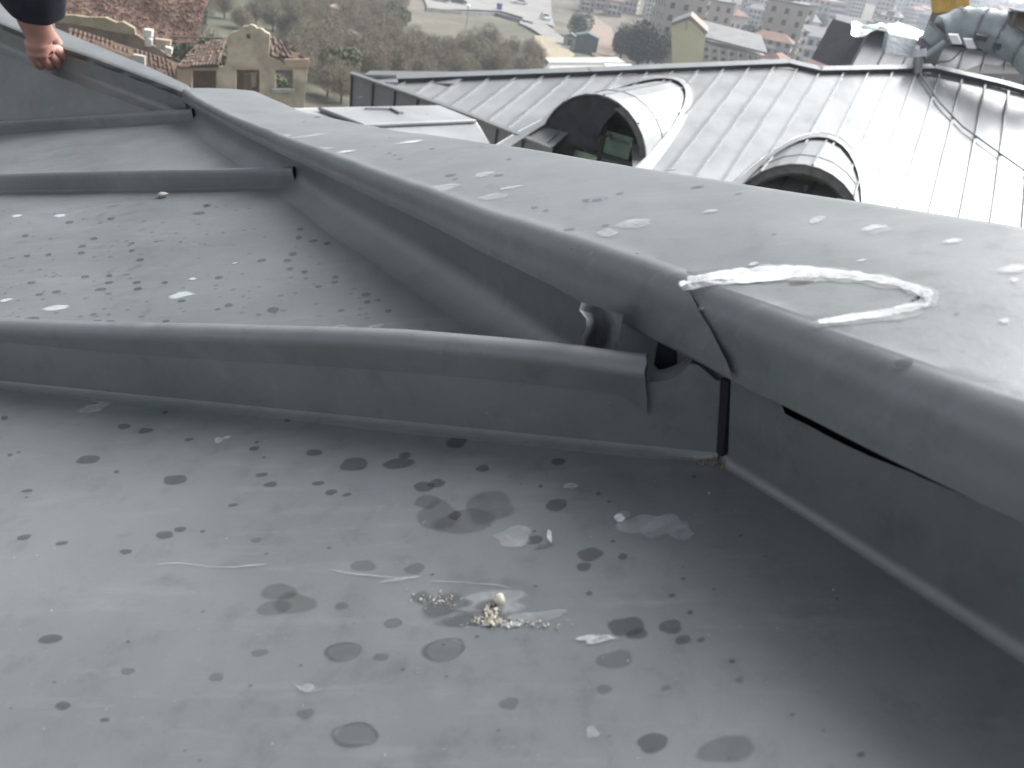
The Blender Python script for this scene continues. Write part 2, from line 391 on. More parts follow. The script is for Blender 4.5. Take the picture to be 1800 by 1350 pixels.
capR = mesh('hip_cap_sheet', vs, fs, M['zinc'], near, True); capR['label'] = 'nearest hip cap sheet with a chalk ring on top'

# second length of cap beyond the joint, turning with the roof
ST2 = [(322,172,1.60),(313,168,1.605),(270,151,1.64),(220,132,1.69),(160,110,1.75),(100,90,1.81),(0,50,1.92),(-200,-34,2.16),(-420,-130,2.5)]
UP2 = [(330,158),(316,142),(268,121),(220,100),(160,76),(100,50),(0,8),(-200,-76),(-420,-170)]
low2 = [at(*q) for q in ST2]
d2 = (low2[6]-low2[1]).normalized(); m2 = N0.cross(d2).normalized()
if m2.dot(-low2[3]) < 0: m2 = -m2
cap2 = []
for k, p in enumerate(low2):
    fh = .013; best = None
    for wi in range(20, 200, 2):
        q = p+N0*fh-m2*wi/1000; x, y = proj(q); x1, y1 = UP2[k]; x0_, y0_ = UP2[max(0, k-1)]; x2_, y2_ = UP2[min(len(UP2)-1, k+1)]
        yy = y1+(x-x1)*(y2_-y0_)/((x2_-x0_) or 1); e = abs(y-yy)
        if best is None or e < best[0]: best = (e, wi/1000)
    wd = best[1]
    cap2.append([p, p+N0*.010, p+N0*.012-m2*.003, p+N0*fh-m2*.008, p+N0*fh-m2*wd*.5, p+N0*fh-m2*wd, p-m2*(wd+.004)+N0*.008, p-m2*(wd+.005)-N0*.01])
vs = [q for row in cap2 for q in row]; nn = 8
fs = [(i*nn+j, (i+1)*nn+j, (i+1)*nn+j+1, i*nn+j+1) for i in range(len(cap2)-1) for j in range(nn-1)]
vs, fs = thick(vs, fs, -N0*.0008, len(cap2), nn)
c2 = mesh('hip_cap_sheet', vs, fs, M['zinc'], near, True); c2['label'] = 'far hip cap sheet held by the hand'

# upstand (skirt) below the cap with a soft fillet into the panel
def skirt(a0, a1, toph, fil, off=0.0, n=80, label=None):
    def f(u, v):
        a = a0+(a1-a0)*u; fl = interp(a, fil); tp = toph(a) if callable(toph) else toph
        if v < .45:
            g = v/.45*math.pi/2; flc = fl*(1+.7*min(1, max(0, (a-.02)/.25))); c = flc-flc*math.sin(g)+off; b = fl-fl*math.cos(g)
            p = hp(a, c, b); return p+N0*(-.0002+.0013*v/.45+dent(p)*(1-v/.45))
        g = (v-.45)/.55; b = fl+(tp-fl)*g
        return hp(a, off, b+.0011)+MD*(.0018*fn3((a*8, b*20, 0))*g)
    vs, fs = grid(f, n, 26); o = mesh('upstand', vs, fs, M['zinc'], near, True)
    if label: o['label'] = label
    return o
FIL = [(-.8,.006),(-.1,.005),(0,.004),(.03,.008),(.2,.017),(.5,.019),(1.4,.016)]
def topR(a):
    return interp(a, [(-.8,.0535),(-.145,.0545),(-.125,.0475),(-.10,.0430),(-.06,.0385),(-.028,.0380),(-.0265,.0450),(-.02,.054),(.01,.054)])+.0006*fn3((a*300, 0, 0))
skR = skirt(-.75, -.002, topR, FIL, .002, 160, 'dark upstand below the nearest cap, gaping at its top')
skL = skirt(-.002, 1.36, lambda a: interp(a, LH)+.006, FIL, 0.0, 150)
# black box added inside the hip, shade behind the gap put into its colour
m_ = MB(); m_.box(hp(-.12, -.058, .02), HD*.60, MD*.05, N0*.021); m_.build('hip_shade_box', M['dark'], near)
# panel beyond the third seam, rising to the turned hip, with its upstand
base2 = [p-N0*.046+m2*.004 for p in low2]
def f_pd(u, v):
    x = u*(len(base2)-1); k = min(int(x), len(base2)-2); f_ = x-k; hi = base2[k].lerp(base2[k+1], f_)
    s = 1.02+(2.6-1.02)*u**1.15; lo = st(s, T3-.004); g = v
    p = lo.lerp(hi, g); return p+N0*(dent(p)-.012*math.sin(g*math.pi))
vs, fs = grid(f_pd, 60, 26); mesh('roof_panel', vs, fs, M['zinc'], near, True)
def f_sk2(u, v):
    x = u*(len(base2)-1); k = min(int(x), len(base2)-2); f_ = x-k
    hi = base2[k].lerp(base2[k+1], f_); g = max(0, 1-v/.35)
    return hi+N0*(.05*v)+m2*(.012*g*g-.004)
vs, fs = grid(f_sk2, 40, 14); mesh('upstand', vs, fs, M['zinc'], near, True)
# the slope on the other side of the hip
dn = (-MD*math.cos(math.radians(50))-N0*math.sin(math.radians(50)))
for k in range(4):
    a0 = -.75+k*.53; m_ = MB()
    def f_o(u, v): p = hp(a0+.53*u, -WC-.002, .0)+dn*(1.5*v); return p+N0*dent(p)
    vs, fs = grid(f_o, 10, 20); mesh('roof_panel', vs, fs, M['zinc'], near, True)
    if k: m_.box(hp(a0, -WC-.002, .012)+dn*.75, dn*.74, HD*.004, N0*.014); m_.build('standing_seam', M['zinc'], near)
# walls of the building below
outl = [st(2.55, .58), st(2.55, T3), base2[-1]+m2*.05, hp(1.34, -WC, 0)+dn*1.45, hp(-.74, -WC, 0)+dn*1.45, hp(-.74, 0, 0), st(s_hip(.58), .58)]
ctr = sum(outl, V(0, 0, 0))/len(outl); outl = [p.lerp(ctr, .04)-V(0, 0, .12) for p in outl]
m_ = MB(); nb = len(outl); bot = [V(p.x, p.y, -22) for p in outl]
m_.add(outl+bot, [(i, (i+1) % nb, (i+1) % nb+nb, i+nb) for i in range(nb)]); m_.build('wall', M['white_plaster'], near)

M['torn'] = mat('bare_torn_edge', (.20, .21, .215), .5, metal=.3, var=.3, scale=120)
# torn pieces and painted gap shade at the junction
def px_sheet(rows, th=.0007):      # rows of (x,y,dist) points
    vs = [at(*q) for r in rows for q in r]; nu, nv = len(rows), len(rows[0])
    fs = [(i*nv+j, (i+1)*nv+j, (i+1)*nv+j+1, i*nv+j+1) for i in range(nu-1) for j in range(nv-1)]
    return thick(vs, fs, at(900, 675, 1)*th, nu, nv)
def dist_seam(x, y, dt):            # distance to the vertical plane standing over the near seam
    r = ray(x, y); t = T1+dt; k = t/r.dot(T0); return (r*k).length
rows = []
edge = [(1022,531),(1018,545),(1030,560),(1031,575),(1024,592),(1023,606),(1030,614)]
for i, (ex, ey) in enumerate(edge):
    g = i/(len(edge)-1); row = []
    xr = 1095-10*g; 
    for j in range(9):
        q = j/8; x = ex+(xr-ex)*q; y = ey+(22*(1-g)-2*g)*q
        d = dist_seam(x, y, -.006-.016*math.sin(min(1, q*1.25)*math.pi)-.004*q); row.append((x, y, d))
    rows.append(row)
vs, fs = px_sheet(rows); o = mesh('torn_tab', vs, fs, M['torn'], near, True); o['label'] = 'curled ragged tab of sheet standing under the cap'
c1 = [(1146,671),(1160,670),(1175,667),(1190,660),(1202,651),(1211,641),(1218,630)]
c2_ = [(1146,650),(1158,650),(1170,648),(1182,644),(1192,639),(1200,634),(1208,628)]
rows = []
for (xa, ya), (xb, yb) in zip(c1, c2_):
    row = []
    for j in range(5):
        q = j/4; x = xa+(xb-xa)*q; y = ya+(yb-ya)*q; row.append((x, y, dist_seam(x, y, .003-.012*q)))
    rows.append(row)
vs, fs = px_sheet(rows, .0009); o = mesh('torn_lip', vs, fs, M['torn'], near, True); o['label'] = 'pale curved lip of torn sheet'
hole = [(1158,596),(1190,608),(1222,628),(1212,648),(1160,652),(1150,640)]
m_ = MB(); pts = [at(x, y, dist_seam(x, y, -.016)) for x, y in hole]; m_.prism(pts, at(900, 675, 1)*.002)
m_.build('hole_shade', M['hole_shade'], near)  # blue-black sheet before the upstand, the cavity's shade put into its colour
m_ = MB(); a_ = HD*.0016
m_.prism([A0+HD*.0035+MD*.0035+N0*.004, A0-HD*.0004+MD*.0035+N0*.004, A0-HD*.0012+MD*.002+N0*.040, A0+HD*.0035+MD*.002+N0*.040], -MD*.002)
m_.build('fold_gap_shade', M['dark'], near)  # thin black prism, painted shade of the slit beside the rolled end
m_ = MB(); m_.prism([at(316,166,1.63), at(352,180,1.58), at(356,222,1.57), at(316,214,1.63)], at(330,190,.004)); m_.build('joint_plate', M['zinc'], near)
# dirt and grit in the corner
m_ = MB()
def clod(p, r, mb):
    vs = [p+V(*(rng.normal(size=3))).normalized()*r*random.uniform(.6, 1.1) for _ in range(7)]
    mb.add(vs, [(0,1,2),(0,2,3),(0,3,4),(1,2,5),(2,3,5),(3,4,6),(4,0,6),(0,1,6),(1,5,6),(3,5,6)])
for k in range(130):
    x = random.gauss(1243, 22); y = 815+ (x-1243)*.12+random.gauss(0, 4)
    clod(pl(x, y)+N0*.0009, random.uniform(.0002, .0006), m_)
m_.build('corner_dirt', M['grit_tan'], near, kind='stuff')

# ------------------------------------------------------------------ rain spots, chalk and scuffs lying on the sheets
def surf_panel(x, y):
    p = pl(x, y)
    for _ in range(2): p = onplane(x, y, N0, DP-dent(p))
    return p
def surf_panel_off(off): return lambda x, y: surf_panel(x, y)
def surf_cap(x, y):
    r = ray(x, y); b = .07
    for _ in range(8):
        p = r*((A0.dot(N0)+b)/r.dot(N0)); a = (p-A0).dot(HD); c = (p-A0).dot(MD)
        tn = interp(a, TN); tf = interp(a, TF); x0 = .0086; rr = min(.013, (tn-interp(a, LH))*.62)
        g = min(1, max(0, (x0-rr-c)/(WC+x0-rr))); b = tn+(tf-tn)*g+.0012*math.sin(g*math.pi)
        if c > x0-rr:
            dd = min(rr*.98, c-(x0-rr)); b = tn-rr+math.sqrt(max(0, rr*rr-dd*dd))
        w_ = .0014*fn3((a*7, c*9, 0))+.0006*fn3((a*22, c*25, 3)); b += w_-.0012
    return p
def spot(mb, surf, x, y, rx, ry=None, seed=0, wob=.17, lift=.00025, hollow=False, soft=.22):
    """blot of outline rx, ry (as measured) turned into a patch on the sheet"""
    ry = ry if ry is not None else rx*.4; n = 28; c = surf(x, y); vs = []; al = []
    rr = [1+wob*fn3((math.cos(2*math.pi*i/n)*.9+seed*3.7, math.sin(2*math.pi*i/n)*.9, seed*1.37))*1.9 for i in range(n)]
    rad = [0, 1-soft, 1] if not hollow else [.0, .72, .9, 1.02]
    ca, sa = math.cos(-.13), math.sin(-.13)
    alv = [1, 1, 0] if not hollow else [0, 0, 1, 0]
    vs.append(c+N0*lift); al.append(alv[0]); fs = []
    for q, R_ in enumerate(rad[1:]):
        for i in range(n):
            t = 2*math.pi*i/n; dx = rx*math.cos(t)*rr[i]*R_; dy = ry*math.sin(t)*rr[i]*R_
            vs.append(surf(x+dx*ca-dy*sa, y+dx*sa+dy*ca)+N0*lift); al.append(alv[q+1])
    for i in range(n): fs.append((0, 1+i, 1+(i+1) % n))
    for q in range(len(rad)-2):
        for i in range(n): fs.append((1+q*n+i, 1+(q+1)*n+i, 1+(q+1)*n+(i+1) % n, 1+q*n+(i+1) % n))
    mb.add(vs, fs, al)
D1 = [(155,808,24,8),(308,843,24,9),(218,750,13,5),(257,757,15,5),(110,955,13,4),(43,945,14,5),(222,970,12,5),(88,1123,24,9),(112,1241,15,8),(185,1266,9,4),(290,941,16,7),(318,931,13,5),(552,796,15,6),(461,835,12,4),(476,852,14,5),(447,789,10,4),(560,850,12,4),(582,866,12,5),(610,870,9,3),(410,888,10,3),(622,816,29,13),(700,816,30,10),(713,801,12,6),(803,778,23,10),(858,772,10,6),(848,824,16,6),(982,813,14,8),(978,889,21,12),(745,857,20,9),(768,850,17,8),(800,908,12,9),(938,950,18,9),(1037,975,25,13),(1027,997,14,8),(1095,979,10,6),(1100,1102,36,19),(1120,1115,24,10),(1180,1103,22,14),(1200,1125,16,9),(1232,1125,8,5),(1145,1305,30,20),(48,863,11,3),(8,735,7,4),(1513,1327,9,5),(1287,1163,6,4),(1181,1047,7,4),(1213,1077,6,4),(1036,1043,6,4),(1220,838,5,3),(950,855,5,3),(1052,868,5,3),(18,800,6,3),(333,773,8,3),(205,830,6,3),(505,740,6,3),(290,725,6,3)]
D1F = [(495,1040,38,17),(515,1062,42,22),(480,1070,36,15),(457,1148,18,8),(381,1191,18,9),(537,1255,20,10),(1080,1160,40,18),(1275,1318,58,26),(640,995,24,13),(730,1000,22,10),(895,1237,20,13),(1062,1213,16,10),(770,905,45,30),(860,893,52,32),(815,920,70,26),(752,882,26,14),(1170,1210,12,6),(670,1155,16,8),(600,1065,14,8),(450,950,12,6),(1300,1195,9,6)]
RINGS = [(602,1145,34,18),(625,1292,42,23),(780,1142,39,20),(690,1096,18,9),(225,1180,12,6)]
b1 = MB(); b2 = MB(); b3 = MB()
for k, q in enumerate(D1): spot(b1, surf_panel, *q, seed=k)
for k, q in enumerate(D1F): spot(b2, surf_panel, *q, seed=k+90, wob=.2, lift=.00018, soft=.3)
for k, q in enumerate(RINGS): spot(b3, surf_panel, *q, seed=k+40, hollow=True); spot(b2, surf_panel, *q, seed=k+140, lift=.0001)
random.seed(3)
for k in range(46):
    x, y = random.uniform(0, 1500), random.uniform(760, 1340); r = random.uniform(2, 5)
    if y > 700+.11*x+ (0 if x < 1280 else (x-1280)*.8): spot(b1, surf_panel, x, y, r, r*.5, seed=k+200)
for b_, nm, mt in ((b1, 'rain_spots', 'drop'), (b2, 'drying_spots', 'drop_faint'), (b3, 'dried_rings', 'ring')):
    b_.build(nm, M[mt], panA, kind='stuff', attr=True)
b1 = MB(); b2 = MB()
D2 = [(56,497,9,3),(100,513,10,2.5),(70,518,8,2.5),(177,509,11,3),(192,497,8,2.5),(290,497,7,2.5),(243,508,9,3),(320,529,9,3),(240,497,8,3),(385,488,8,3),(402,537,9,3),(383,544,6,2),(480,545,13,5),(460,458,9,3),(560,504,7,2.5),(600,546,7,2.5),(644,518,9,4),(645,531,7,3),(664,528,6,2.5),(683,547,7,3),(505,458,7,3),(535,478,7,3),(515,447,8,4),(525,418,7,4),(550,424,9,3),(575,428,7,3),(510,473,8,3),(350,375,13,3),(362,362,6,3),(366,361,7,3),(122,391,8,3),(165,420,9,3),(145,433,8,3),(143,445,7,3),(232,441,6,3),(247,457,8,3),(195,385,8,2.5),(232,428,6,2),(48,450,7,3),(45,415,7,3),(85,448,6,3),(150,487,8,3),(192,485,7,2.5),(55,561,16,4),(170,566,9,3),(193,566,10,3),(165,553,7,2),(292,565,7,2.5),(528,403,6,3),(590,487,7,3),(588,496,6,3)]
for k, q in enumerate(D2): spot(b1, surf_panel, *q, seed=k+300, lift=.0004)
random.seed(5)
for k in range(150):
    x, y = random.uniform(0, 660), random.uniform(362, 560)
    if x > 430+ (y-360)*1.3: continue
    r = random.uniform(3, 7)*(.6+.4*(y-360)/200); spot(b2, surf_panel, x, y, r, r*.33, seed=k+400, lift=.0004)
b1.build('rain_spots', M['drop'], panB, kind='stuff', attr=True); b2.build('drying_spots', M['drop_faint'], panB, kind='stuff', attr=True)
b1 = MB(); b2 = MB()
DC = [(920,400,15,4),(983,417,13,3.5),(1002,404,12,3),(1180,300,9,2),(1050,351,12,2.5),(878,308,10,2),(793,308,12,2.5),(800,315,6,1.5),(1225,329,14,2.5),(1410,497,24,5),(1588,640,20,9),(1090,340,8,1.8),(1065,396,7,2),(960,370,6,1.8),(940,365,7,2),(1030,352,9,2),(895,280,6,1.5),(1045,280,6,1.5),(760,262,6,1.5),(660,300,6,1.8)]
for k, q in enumerate(DC): spot(b1, surf_cap, *q, seed=k+500, lift=.0003)
for k, q in enumerate([(1022,441,26,9),(924,401,17,5.5),(983,417,14,4.5),(1050,351,20,4)]): spot(b2, surf_cap, *q, seed=k+540, lift=.0003, hollow=True)
random.seed(9)
for k in range(60):
    a = random.uniform(-.2, 1.0); c = random.uniform(-.115, -.01); p = hp(a, c, .07); x, y = proj(p)
    r = random.uniform(2.5, 7); spot(b1 if k % 3 == 0 else b2, surf_cap, x, y, r, r*.22, seed=k+560, lift=.0003, hollow=(k % 3 > 0))
b1.build('rain_spots', M['drop'], capL, kind='stuff', attr=True); b2.build('dried_rings', M['ring'], capL, kind='stuff', attr=True)
# white spots and chalk
def white(parent, surf, lst, name='white_splashes', mt='chalk', lift=.0005, **k_):
    b = MB()
    for k, q in enumerate(lst): spot(b, surf, *q, seed=k+700, lift=lift, wob=.35, **k_)
    b.build(name, M[mt], parent, kind='stuff', attr=True)
white(panB, surf_panel, [(318,519,27,6),(100,541,22,5),(340,491,8,2.5),(10,529,14,3),(105,380,16,2.6),(30,380,12,2.2),(414,463,5,2)], 'white_splashes', 'splash', .0005, soft=.4)
white(panB, surf_panel, [(655,577,28,9),(668,572,16,5),(600,575,30,6)], 'residue', 'chalk_thin', .0004, soft=.6)
white(capR, surf_cap, [(1533,401,26,6),(1675,424,17,5),(1785,474,36,8),(1323,466,12,3.5),(1765,566,15,5),(1783,494,10,4),(1515,459,10,2.5),(610,267,26,3),(725,250,30,2.5)], 'white_splashes', 'splash', .0005, soft=.6)
white(capR, surf_cap, [(1545,405,48,14),(870,345,44,9),(1070,410,38,12),(850,308,36,8),(1440,385,30,7),(780,330,60,10),(900,330,34,6),(1250,372,30,6),(1120,395,70,14),(560,262,50,5),(500,240,30,4),(1225,550,26,16),(1430,390,20,10),(540,240,60,4)], 'residue', 'chalk_thin', .0004, soft=.6)
white(panA, surf_panel, [(1165,925,74,30),(1130,920,60,26),(1200,938,38,20),(1093,912,24,18),(855,1065,140,34),(385,775,14,8),(400,770,10,5),(165,720,40,15),(185,712,22,9),(1003,855,24,8),(905,945,70,26),(950,1085,90,16),(1040,1290,22,18),(540,1212,24,12),(700,1020,60,5)], 'residue', 'chalk_thin', .0005, soft=.5)
white(panA, surf_panel, [(1055,1125,50,11),(1035,1122,30,7),(1090,912,16,11),(865,1098,42,6),(900,1100,46,6),(880,1062,9,10),(775,1058,8,3),(1247,869,4,3),(967,946,8,17)], 'white_splashes', 'chalk', .0007, soft=.5)
white(panA, surf_panel, [(785,1062,70,28),(830,1085,70,16),(745,1050,30,14),(955,962,28,5),(860,1070,50,20)], 'scuffed_dent', 'scuff', .0006, soft=.5)
def streak(mb, surf, pts, wd, lift=.0006, seed=0):
    vs = []; al = []; fs = []; n = 0; P = []
    for k in range(len(pts)-1):
        m = 8
        for j in range(m): P.append((pts[k][0]+(pts[k+1][0]-pts[k][0])*j/m, pts[k][1]+(pts[k+1][1]-pts[k][1])*j/m, wd[k]+(wd[k+1]-wd[k])*j/m))
    P.append((*pts[-1], wd[-1]))
    for k, (x, y, w_) in enumerate(P):
        w_ *= 1+.5*fn3((k*.35, seed, 0)); y += 2.2*fn3((k*.22, seed, 4))
        i0, i1 = max(k-1, 0), min(k+1, len(P)-1); dx, dy = P[i1][0]-P[i0][0], P[i1][1]-P[i0][1]; L_ = math.hypot(dx, dy) or 1
        nx, ny = -dy/L_, dx/L_; ed = min(k, len(P)-1-k)/3; ed = min(1, ed)
        for q, aa in ((-1, 0), (-.45, 1), (.45, 1), (1, 0)):
            vs.append(surf(x+nx*w_*q, y+ny*w_*q)+N0*lift); al.append(aa*(.55+.45*ed))
    for k in range(len(P)-1):
        for j in range(3): fs.append((k*4+j, (k+1)*4+j, (k+1)*4+j+1, k*4+j+1))
    mb.add(vs, fs, al)
b = MB()
streak(b, surf_cap, [(1190,503),(1215,494),(1262,487),(1300,484),(1350,481),(1410,480),(1470,484),(1530,491),(1580,500),(1612,512),(1632,522),(1622,535),(1600,543),(1560,552),(1500,560),(1455,567),(1432,569)], [7,11,14,19,21,20,15,12,12,15,19,18,14,13,12,9,5], .0007, 1)
streak(b, surf_cap, [(1215,492),(1270,500),(1330,494),(1400,490)], [3,6,8,4], .0006, 2)
streak(b, surf_cap, [(1560,545),(1600,538),(1650,536)], [3,8,3], .0006, 3)
bb = MB()
streak(bb, surf_cap, [(1180,512),(1262,489),(1350,482),(1470,485),(1580,501),(1640,522),(1610,548),(1500,564),(1400,575)], [14,20,26,22,18,24,20,16,10], .0005, 9)
bb.build('chalk_dust', M['chalk_thin'], capR, kind='stuff', attr=True)
o = b.build('chalk_ring', M['chalk'], capR, kind='stuff', attr=True); o['label'] = 'hand drawn white chalk ring'
b = MB()
streak(b, surf_panel, [(262,993),(320,992),(372,998),(420,999),(488,990)], [1,1.8,1,1.6,2], .0007, 5)
streak(b, surf_panel, [(512,1198),(528,1212),(545,1218),(575,1213)], [2,2,1.5,1], .0007, 6)
streak(b, surf_panel, [(560,1002),(640,1012),(720,1018)], [1,2.5,1], .0006, 7); streak(b, surf_panel, [(740,1022),(820,1026),(880,1030),(905,1040)], [1,2,1.6,1], .0006, 8)
b.build('chalk_scratch', M['chalk_thin'], panA, kind='stuff', attr=True)
b = MB()
for (x, y, r) in [(905,962,14),(940,1000,6)]: pass
# loose grit in the dent
for k in range(240):
    g = random.random()
    if g < .5: x, y = random.gauss(862, 14), random.gauss(1095, 4)
    elif g < .8: x, y = random.gauss(900, 45), random.gauss(1098, 4)
    else: x, y = random.gauss(775, 20), random.gauss(1056, 8)
    clod(surf_panel(x, y)+N0*.0008, random.uniform(.0002, .0007), b)
for k in range(46): x, y = random.gauss(864, 6), random.gauss(1084, 8); clod(surf_panel(x, y)+N0*.001, random.uniform(.0006, .0014), b)
for k in range(80):
    x, y = random.uniform(0, 1500), random.uniform(720, 1340)
    if y > 720+.11*x+(0 if x < 1280 else (x-1280)*.8): clod(surf_panel(x, y)+N0*.0003, random.uniform(.0001, .00035), b)
b.build('loose_grit', M['grit'], panA, kind='stuff')
def pebble(name, x, y, r, label, m_, sq=(1, .7, .8)):
    b = MB(); c = surf_panel(x, y)+N0*r*sq[2]*.9; nu, nv = 10, 8; vs = []; fs = []
    for i in range(nu):
        for j in range(nv):
            t = 2*math.pi*i/nu; g = math.pi*(j+.001)/(nv-1.002+.004); d = V(math.cos(t)*math.sin(g), math.sin(t)*math.sin(g), math.cos(g))
            rr = r*(1+.25*fn3(d*1.7+V(x, 0, 0))); vs.append(c+S0*d.x*rr*sq[0]+T0*d.y*rr*sq[1]+N0*d.z*rr*sq[2])
    for i in range(nu):
        for j in range(nv-1): fs.append((i*nv+j, ((i+1) % nu)*nv+j, ((i+1) % nu)*nv+j+1, i*nv+j+1))
    b.add(vs, fs); o = b.build(name, m_, None, True); tagit(o, label, 'pebble'); return o
pebble('pebble', 880, 1062, .0022, 'small pale pebble standing in the white-dusted dent of the nearest roof panel', M['grit'], (.85, .85, 1.15))
pebble('pebble', 287, 347, .0055, 'grey bit of mortar lying at the foot of the second seam', M['concrete'], (1.3, .8, .6))

# ------------------------------------------------------------------ person's arm
def limb(name, chains, mat_, parent=None, sub=2):
    """one skinned mesh: list of vertices (pos, rx, ry) and edges"""
    vs, es, rad = chains; me = bpy.data.meshes.new(name); me.from_pydata(vs, es, []); me.update()
    o = link(name, me, parent); sk = o.modifiers.new('skin', 'SKIN'); sk.use_smooth_shade = True
    sk.branch_smoothing = 1.0
    lay = me.skin_vertices[0].data if me.skin_vertices else None
    if lay is None:
        bm = bmesh.new(); bm.from_mesh(me); bm.verts.layers.skin.verify(); bm.to_mesh(me); bm.free(); lay = me.skin_vertices[0].data
    for i, r in enumerate(rad): lay[i].radius = r; lay[i].use_root = (i == 0)
    ss = o.modifiers.new('sub', 'SUBSURF'); ss.levels = sub; ss.render_levels = sub
    me.materials.append(mat_); return o
wr = at(55, 12, 1.74)
person = empty('person', wr, 'person reaching in from the left, bare hand gripping the far hip cap, dark navy sleeve', 'person')
vs = []; es = []; rd = []
def av(p, r, prev=None):
    vs.append(tuple(p)); rd.append(r if isinstance(r, tuple) else (r, r)); i = len(vs)-1
    if prev is not None: es.append((prev, i))
    return i
p0 = av(at(60, 62, 1.765), (.040, .034)); 
w1 = av(at(57, 30, 1.75), (.040, .033), p0); w2 = av(at(54, -8, 1.72), (.036, .034), w1); av(at(50, -60, 1.68), (.036, .036), w2)
k0 = av(at(72, 82, 1.782), (.038, .031), p0)
for (pts) in ([(96,84,1.795,.0125),(108,92,1.80,.0115),(117,101,1.812,.0105),(120,110,1.828,.009)],
              [(84,94,1.79,.0125),(94,102,1.80,.0115),(102,110,1.815,.0105),(103,117,1.835,.009)],
              [(72,98,1.785,.012),(80,107,1.795,.011),(86,114,1.812,.010),(87,119,1.83,.009)],
              [(58,98,1.78,.0115),(64,108,1.79,.0105),(70,114,1.805,.0095),(72,118,1.822,.0085)]):
    pv = k0
    for x, y, d, r in pts: pv = av(at(x, y, d), r, pv)
th = av(at(88, 62, 1.79), .016, p0); th = av(at(97, 76, 1.815), .0135, th); th = av(at(106, 84, 1.835), .0115, th); av(at(112, 90, 1.85), .0095, th)
hand = limb('bare_hand', (vs, es, rd), M['skin'], person); hand['label'] = 'bare hand with fingers hooked under the cap edge'
m_ = MB(); c_ = at(119, 104, 1.802); m_.box(c_, S0*.004, N0*.005, T0*.0012); nl = m_.build('fingernail', M['nail'], hand)
nl.modifiers.new('b', 'BEVEL').width = .001
# sleeve: open cuff with folds
ax = [at(54, 8, 1.73), at(50, -30, 1.70), at(46, -90, 1.66), at(20, -200, 1.62), at(-60, -420, 1.62), at(-200, -650, 1.75)]
rr_ = [.053, .056, .060, .064, .072, .085]
m_ = MB(); vsS = []; n = 28
u = None
for k, p in enumerate(ax):
    d = (ax[min(k+1, 5)]-ax[max(k-1, 0)]).normalized(); u = V(1, 0, 0) if u is None else u; u = (u-u.dot(d)*d).normalized(); v = d.cross(u)
    for i in range(n):
        t = 2*math.pi*i/n; r = rr_[k]*(1+.05*math.sin(3*t+k*1.3)+.03*math.sin(7*t+k))
        vsS.append(p+r*(math.cos(t)*u+.85*math.sin(t)*v)+(d*-.006*math.cos(t+.5) if k == 0 else d*0))
fsS = [(k*n+i, k*n+(i+1) % n, (k+1)*n+(i+1) % n, (k+1)*n+i) for k in range(5) for i in range(n)]
fsS.append(tuple(range(5*n, 6*n)))
sl = mesh('sleeve', vsS, fsS, M['navy'], person, True); sm_ = sl.modifiers.new('t', 'SOLIDIFY'); sm_.thickness = .004; sl.modifiers.new('s', 'SUBSURF').render_levels = 1

#PART2
# ------------------------------------------------------------------ neighbouring building with the bright roof
K = 1.24; UP = V(0, 0, 1)
SF = ray(1870, -584).normalized(); HF = SF.cross(UP).normalized(); NF = HF.cross(SF).normalized()
DF = -((ray(1060, 240)*(9/1353)*K).dot(NF))
def Q(x, y): return onplane(x, y, NF, DF)
def hs_(x, y): p = Q(x, y); return p.dot(HF), p.dot(SF)
def fp(h, s, b=0.0): return HF*h+SF*s+NF*(b-DF)
TOPL = [hs_(*q) for q in [(560,152),(700,146),(850,140),(1037,133),(1200,127),(1385,118),(1442,131),(1540,129),(1640,127),(1720,145),(1800,167),(1900,196)]]
RIM = [hs_(*q) for q in [(618,131),(775,186),(830,206),(968,262)]]
hL = RIM[0][0]; hEnd = 2.9
S_LOW = 9.15
D1T, D1A, D1R = V(.56, 11.3, -1.93), 27, .86
_ax = V(math.sin(math.radians(D1A)), math.cos(math.radians(D1A)), 0); _sd = V(_ax.y, -_ax.x, 0); _c = D1T-UP*D1R
NT = ((_c-_sd*D1R*.97).dot(HF), (_c+_sd*D1R*.97).dot(HF), _c.dot(SF)+.25)
def s_top(h): return interp(h, TOPL)
def s_low(h):
    if h < RIM[-1][0]: return interp(h, RIM)
    if RIM[-1][0] <= h < NT[1]: return NT[2]
    return S_LOW
nb_ = empty('neighbouring_roof', fp(-1, 10), 'bright zinc roof of the neighbouring building with two round dormers and standing seams', 'building')
seam_h = [RIM[0][0]+.02]; x = -5.92-.352*5
while x < 3.0: seam_h.append(x); x += .365 if x > -2.9 else .352
seam_h = sorted(h for h in seam_h if h > hL)+[hEnd]
for k in range(len(seam_h)-1):
    h0, h1 = seam_h[k], seam_h[k+1]
    if h1-h0 < .05: continue
    cuts = [h0]+[c for c in (RIM[1][0], RIM[2][0], RIM[3][0], NT[1]) if h0+.01 < c < h1-.01]+[h1]
    m_ = MB(); tilt = random.uniform(-.004, .004)
    for a, b in zip(cuts[:-1], cuts[1:]):
        e = 1e-3; l0, l1 = s_low(a+e), s_low(b-e); t0, t1 = s_top(a), s_top(b)
        if t0-l0 < .01 and t1-l1 < .01: continue
        n = 14; vs = []
        for i in range(n+1):
            g = i/n
            for hh, lo, tp in ((a, l0, t0), (b, l1, t1)):
                s = lo+(max(tp, lo+.005)-lo)*g; vs.append(fp(hh, s, tilt+.006*fn3((hh*2, s*1.3, 0)) if 0 < i < n else 0))
        m_.add(vs, [(2*i, 2*i+1, 2*i+3, 2*i+2) for i in range(n)])
    if m_.v: m_.build('roof_panel', M['far_wet' if h0 > -1.0 else 'far_zinc'], nb_, True)
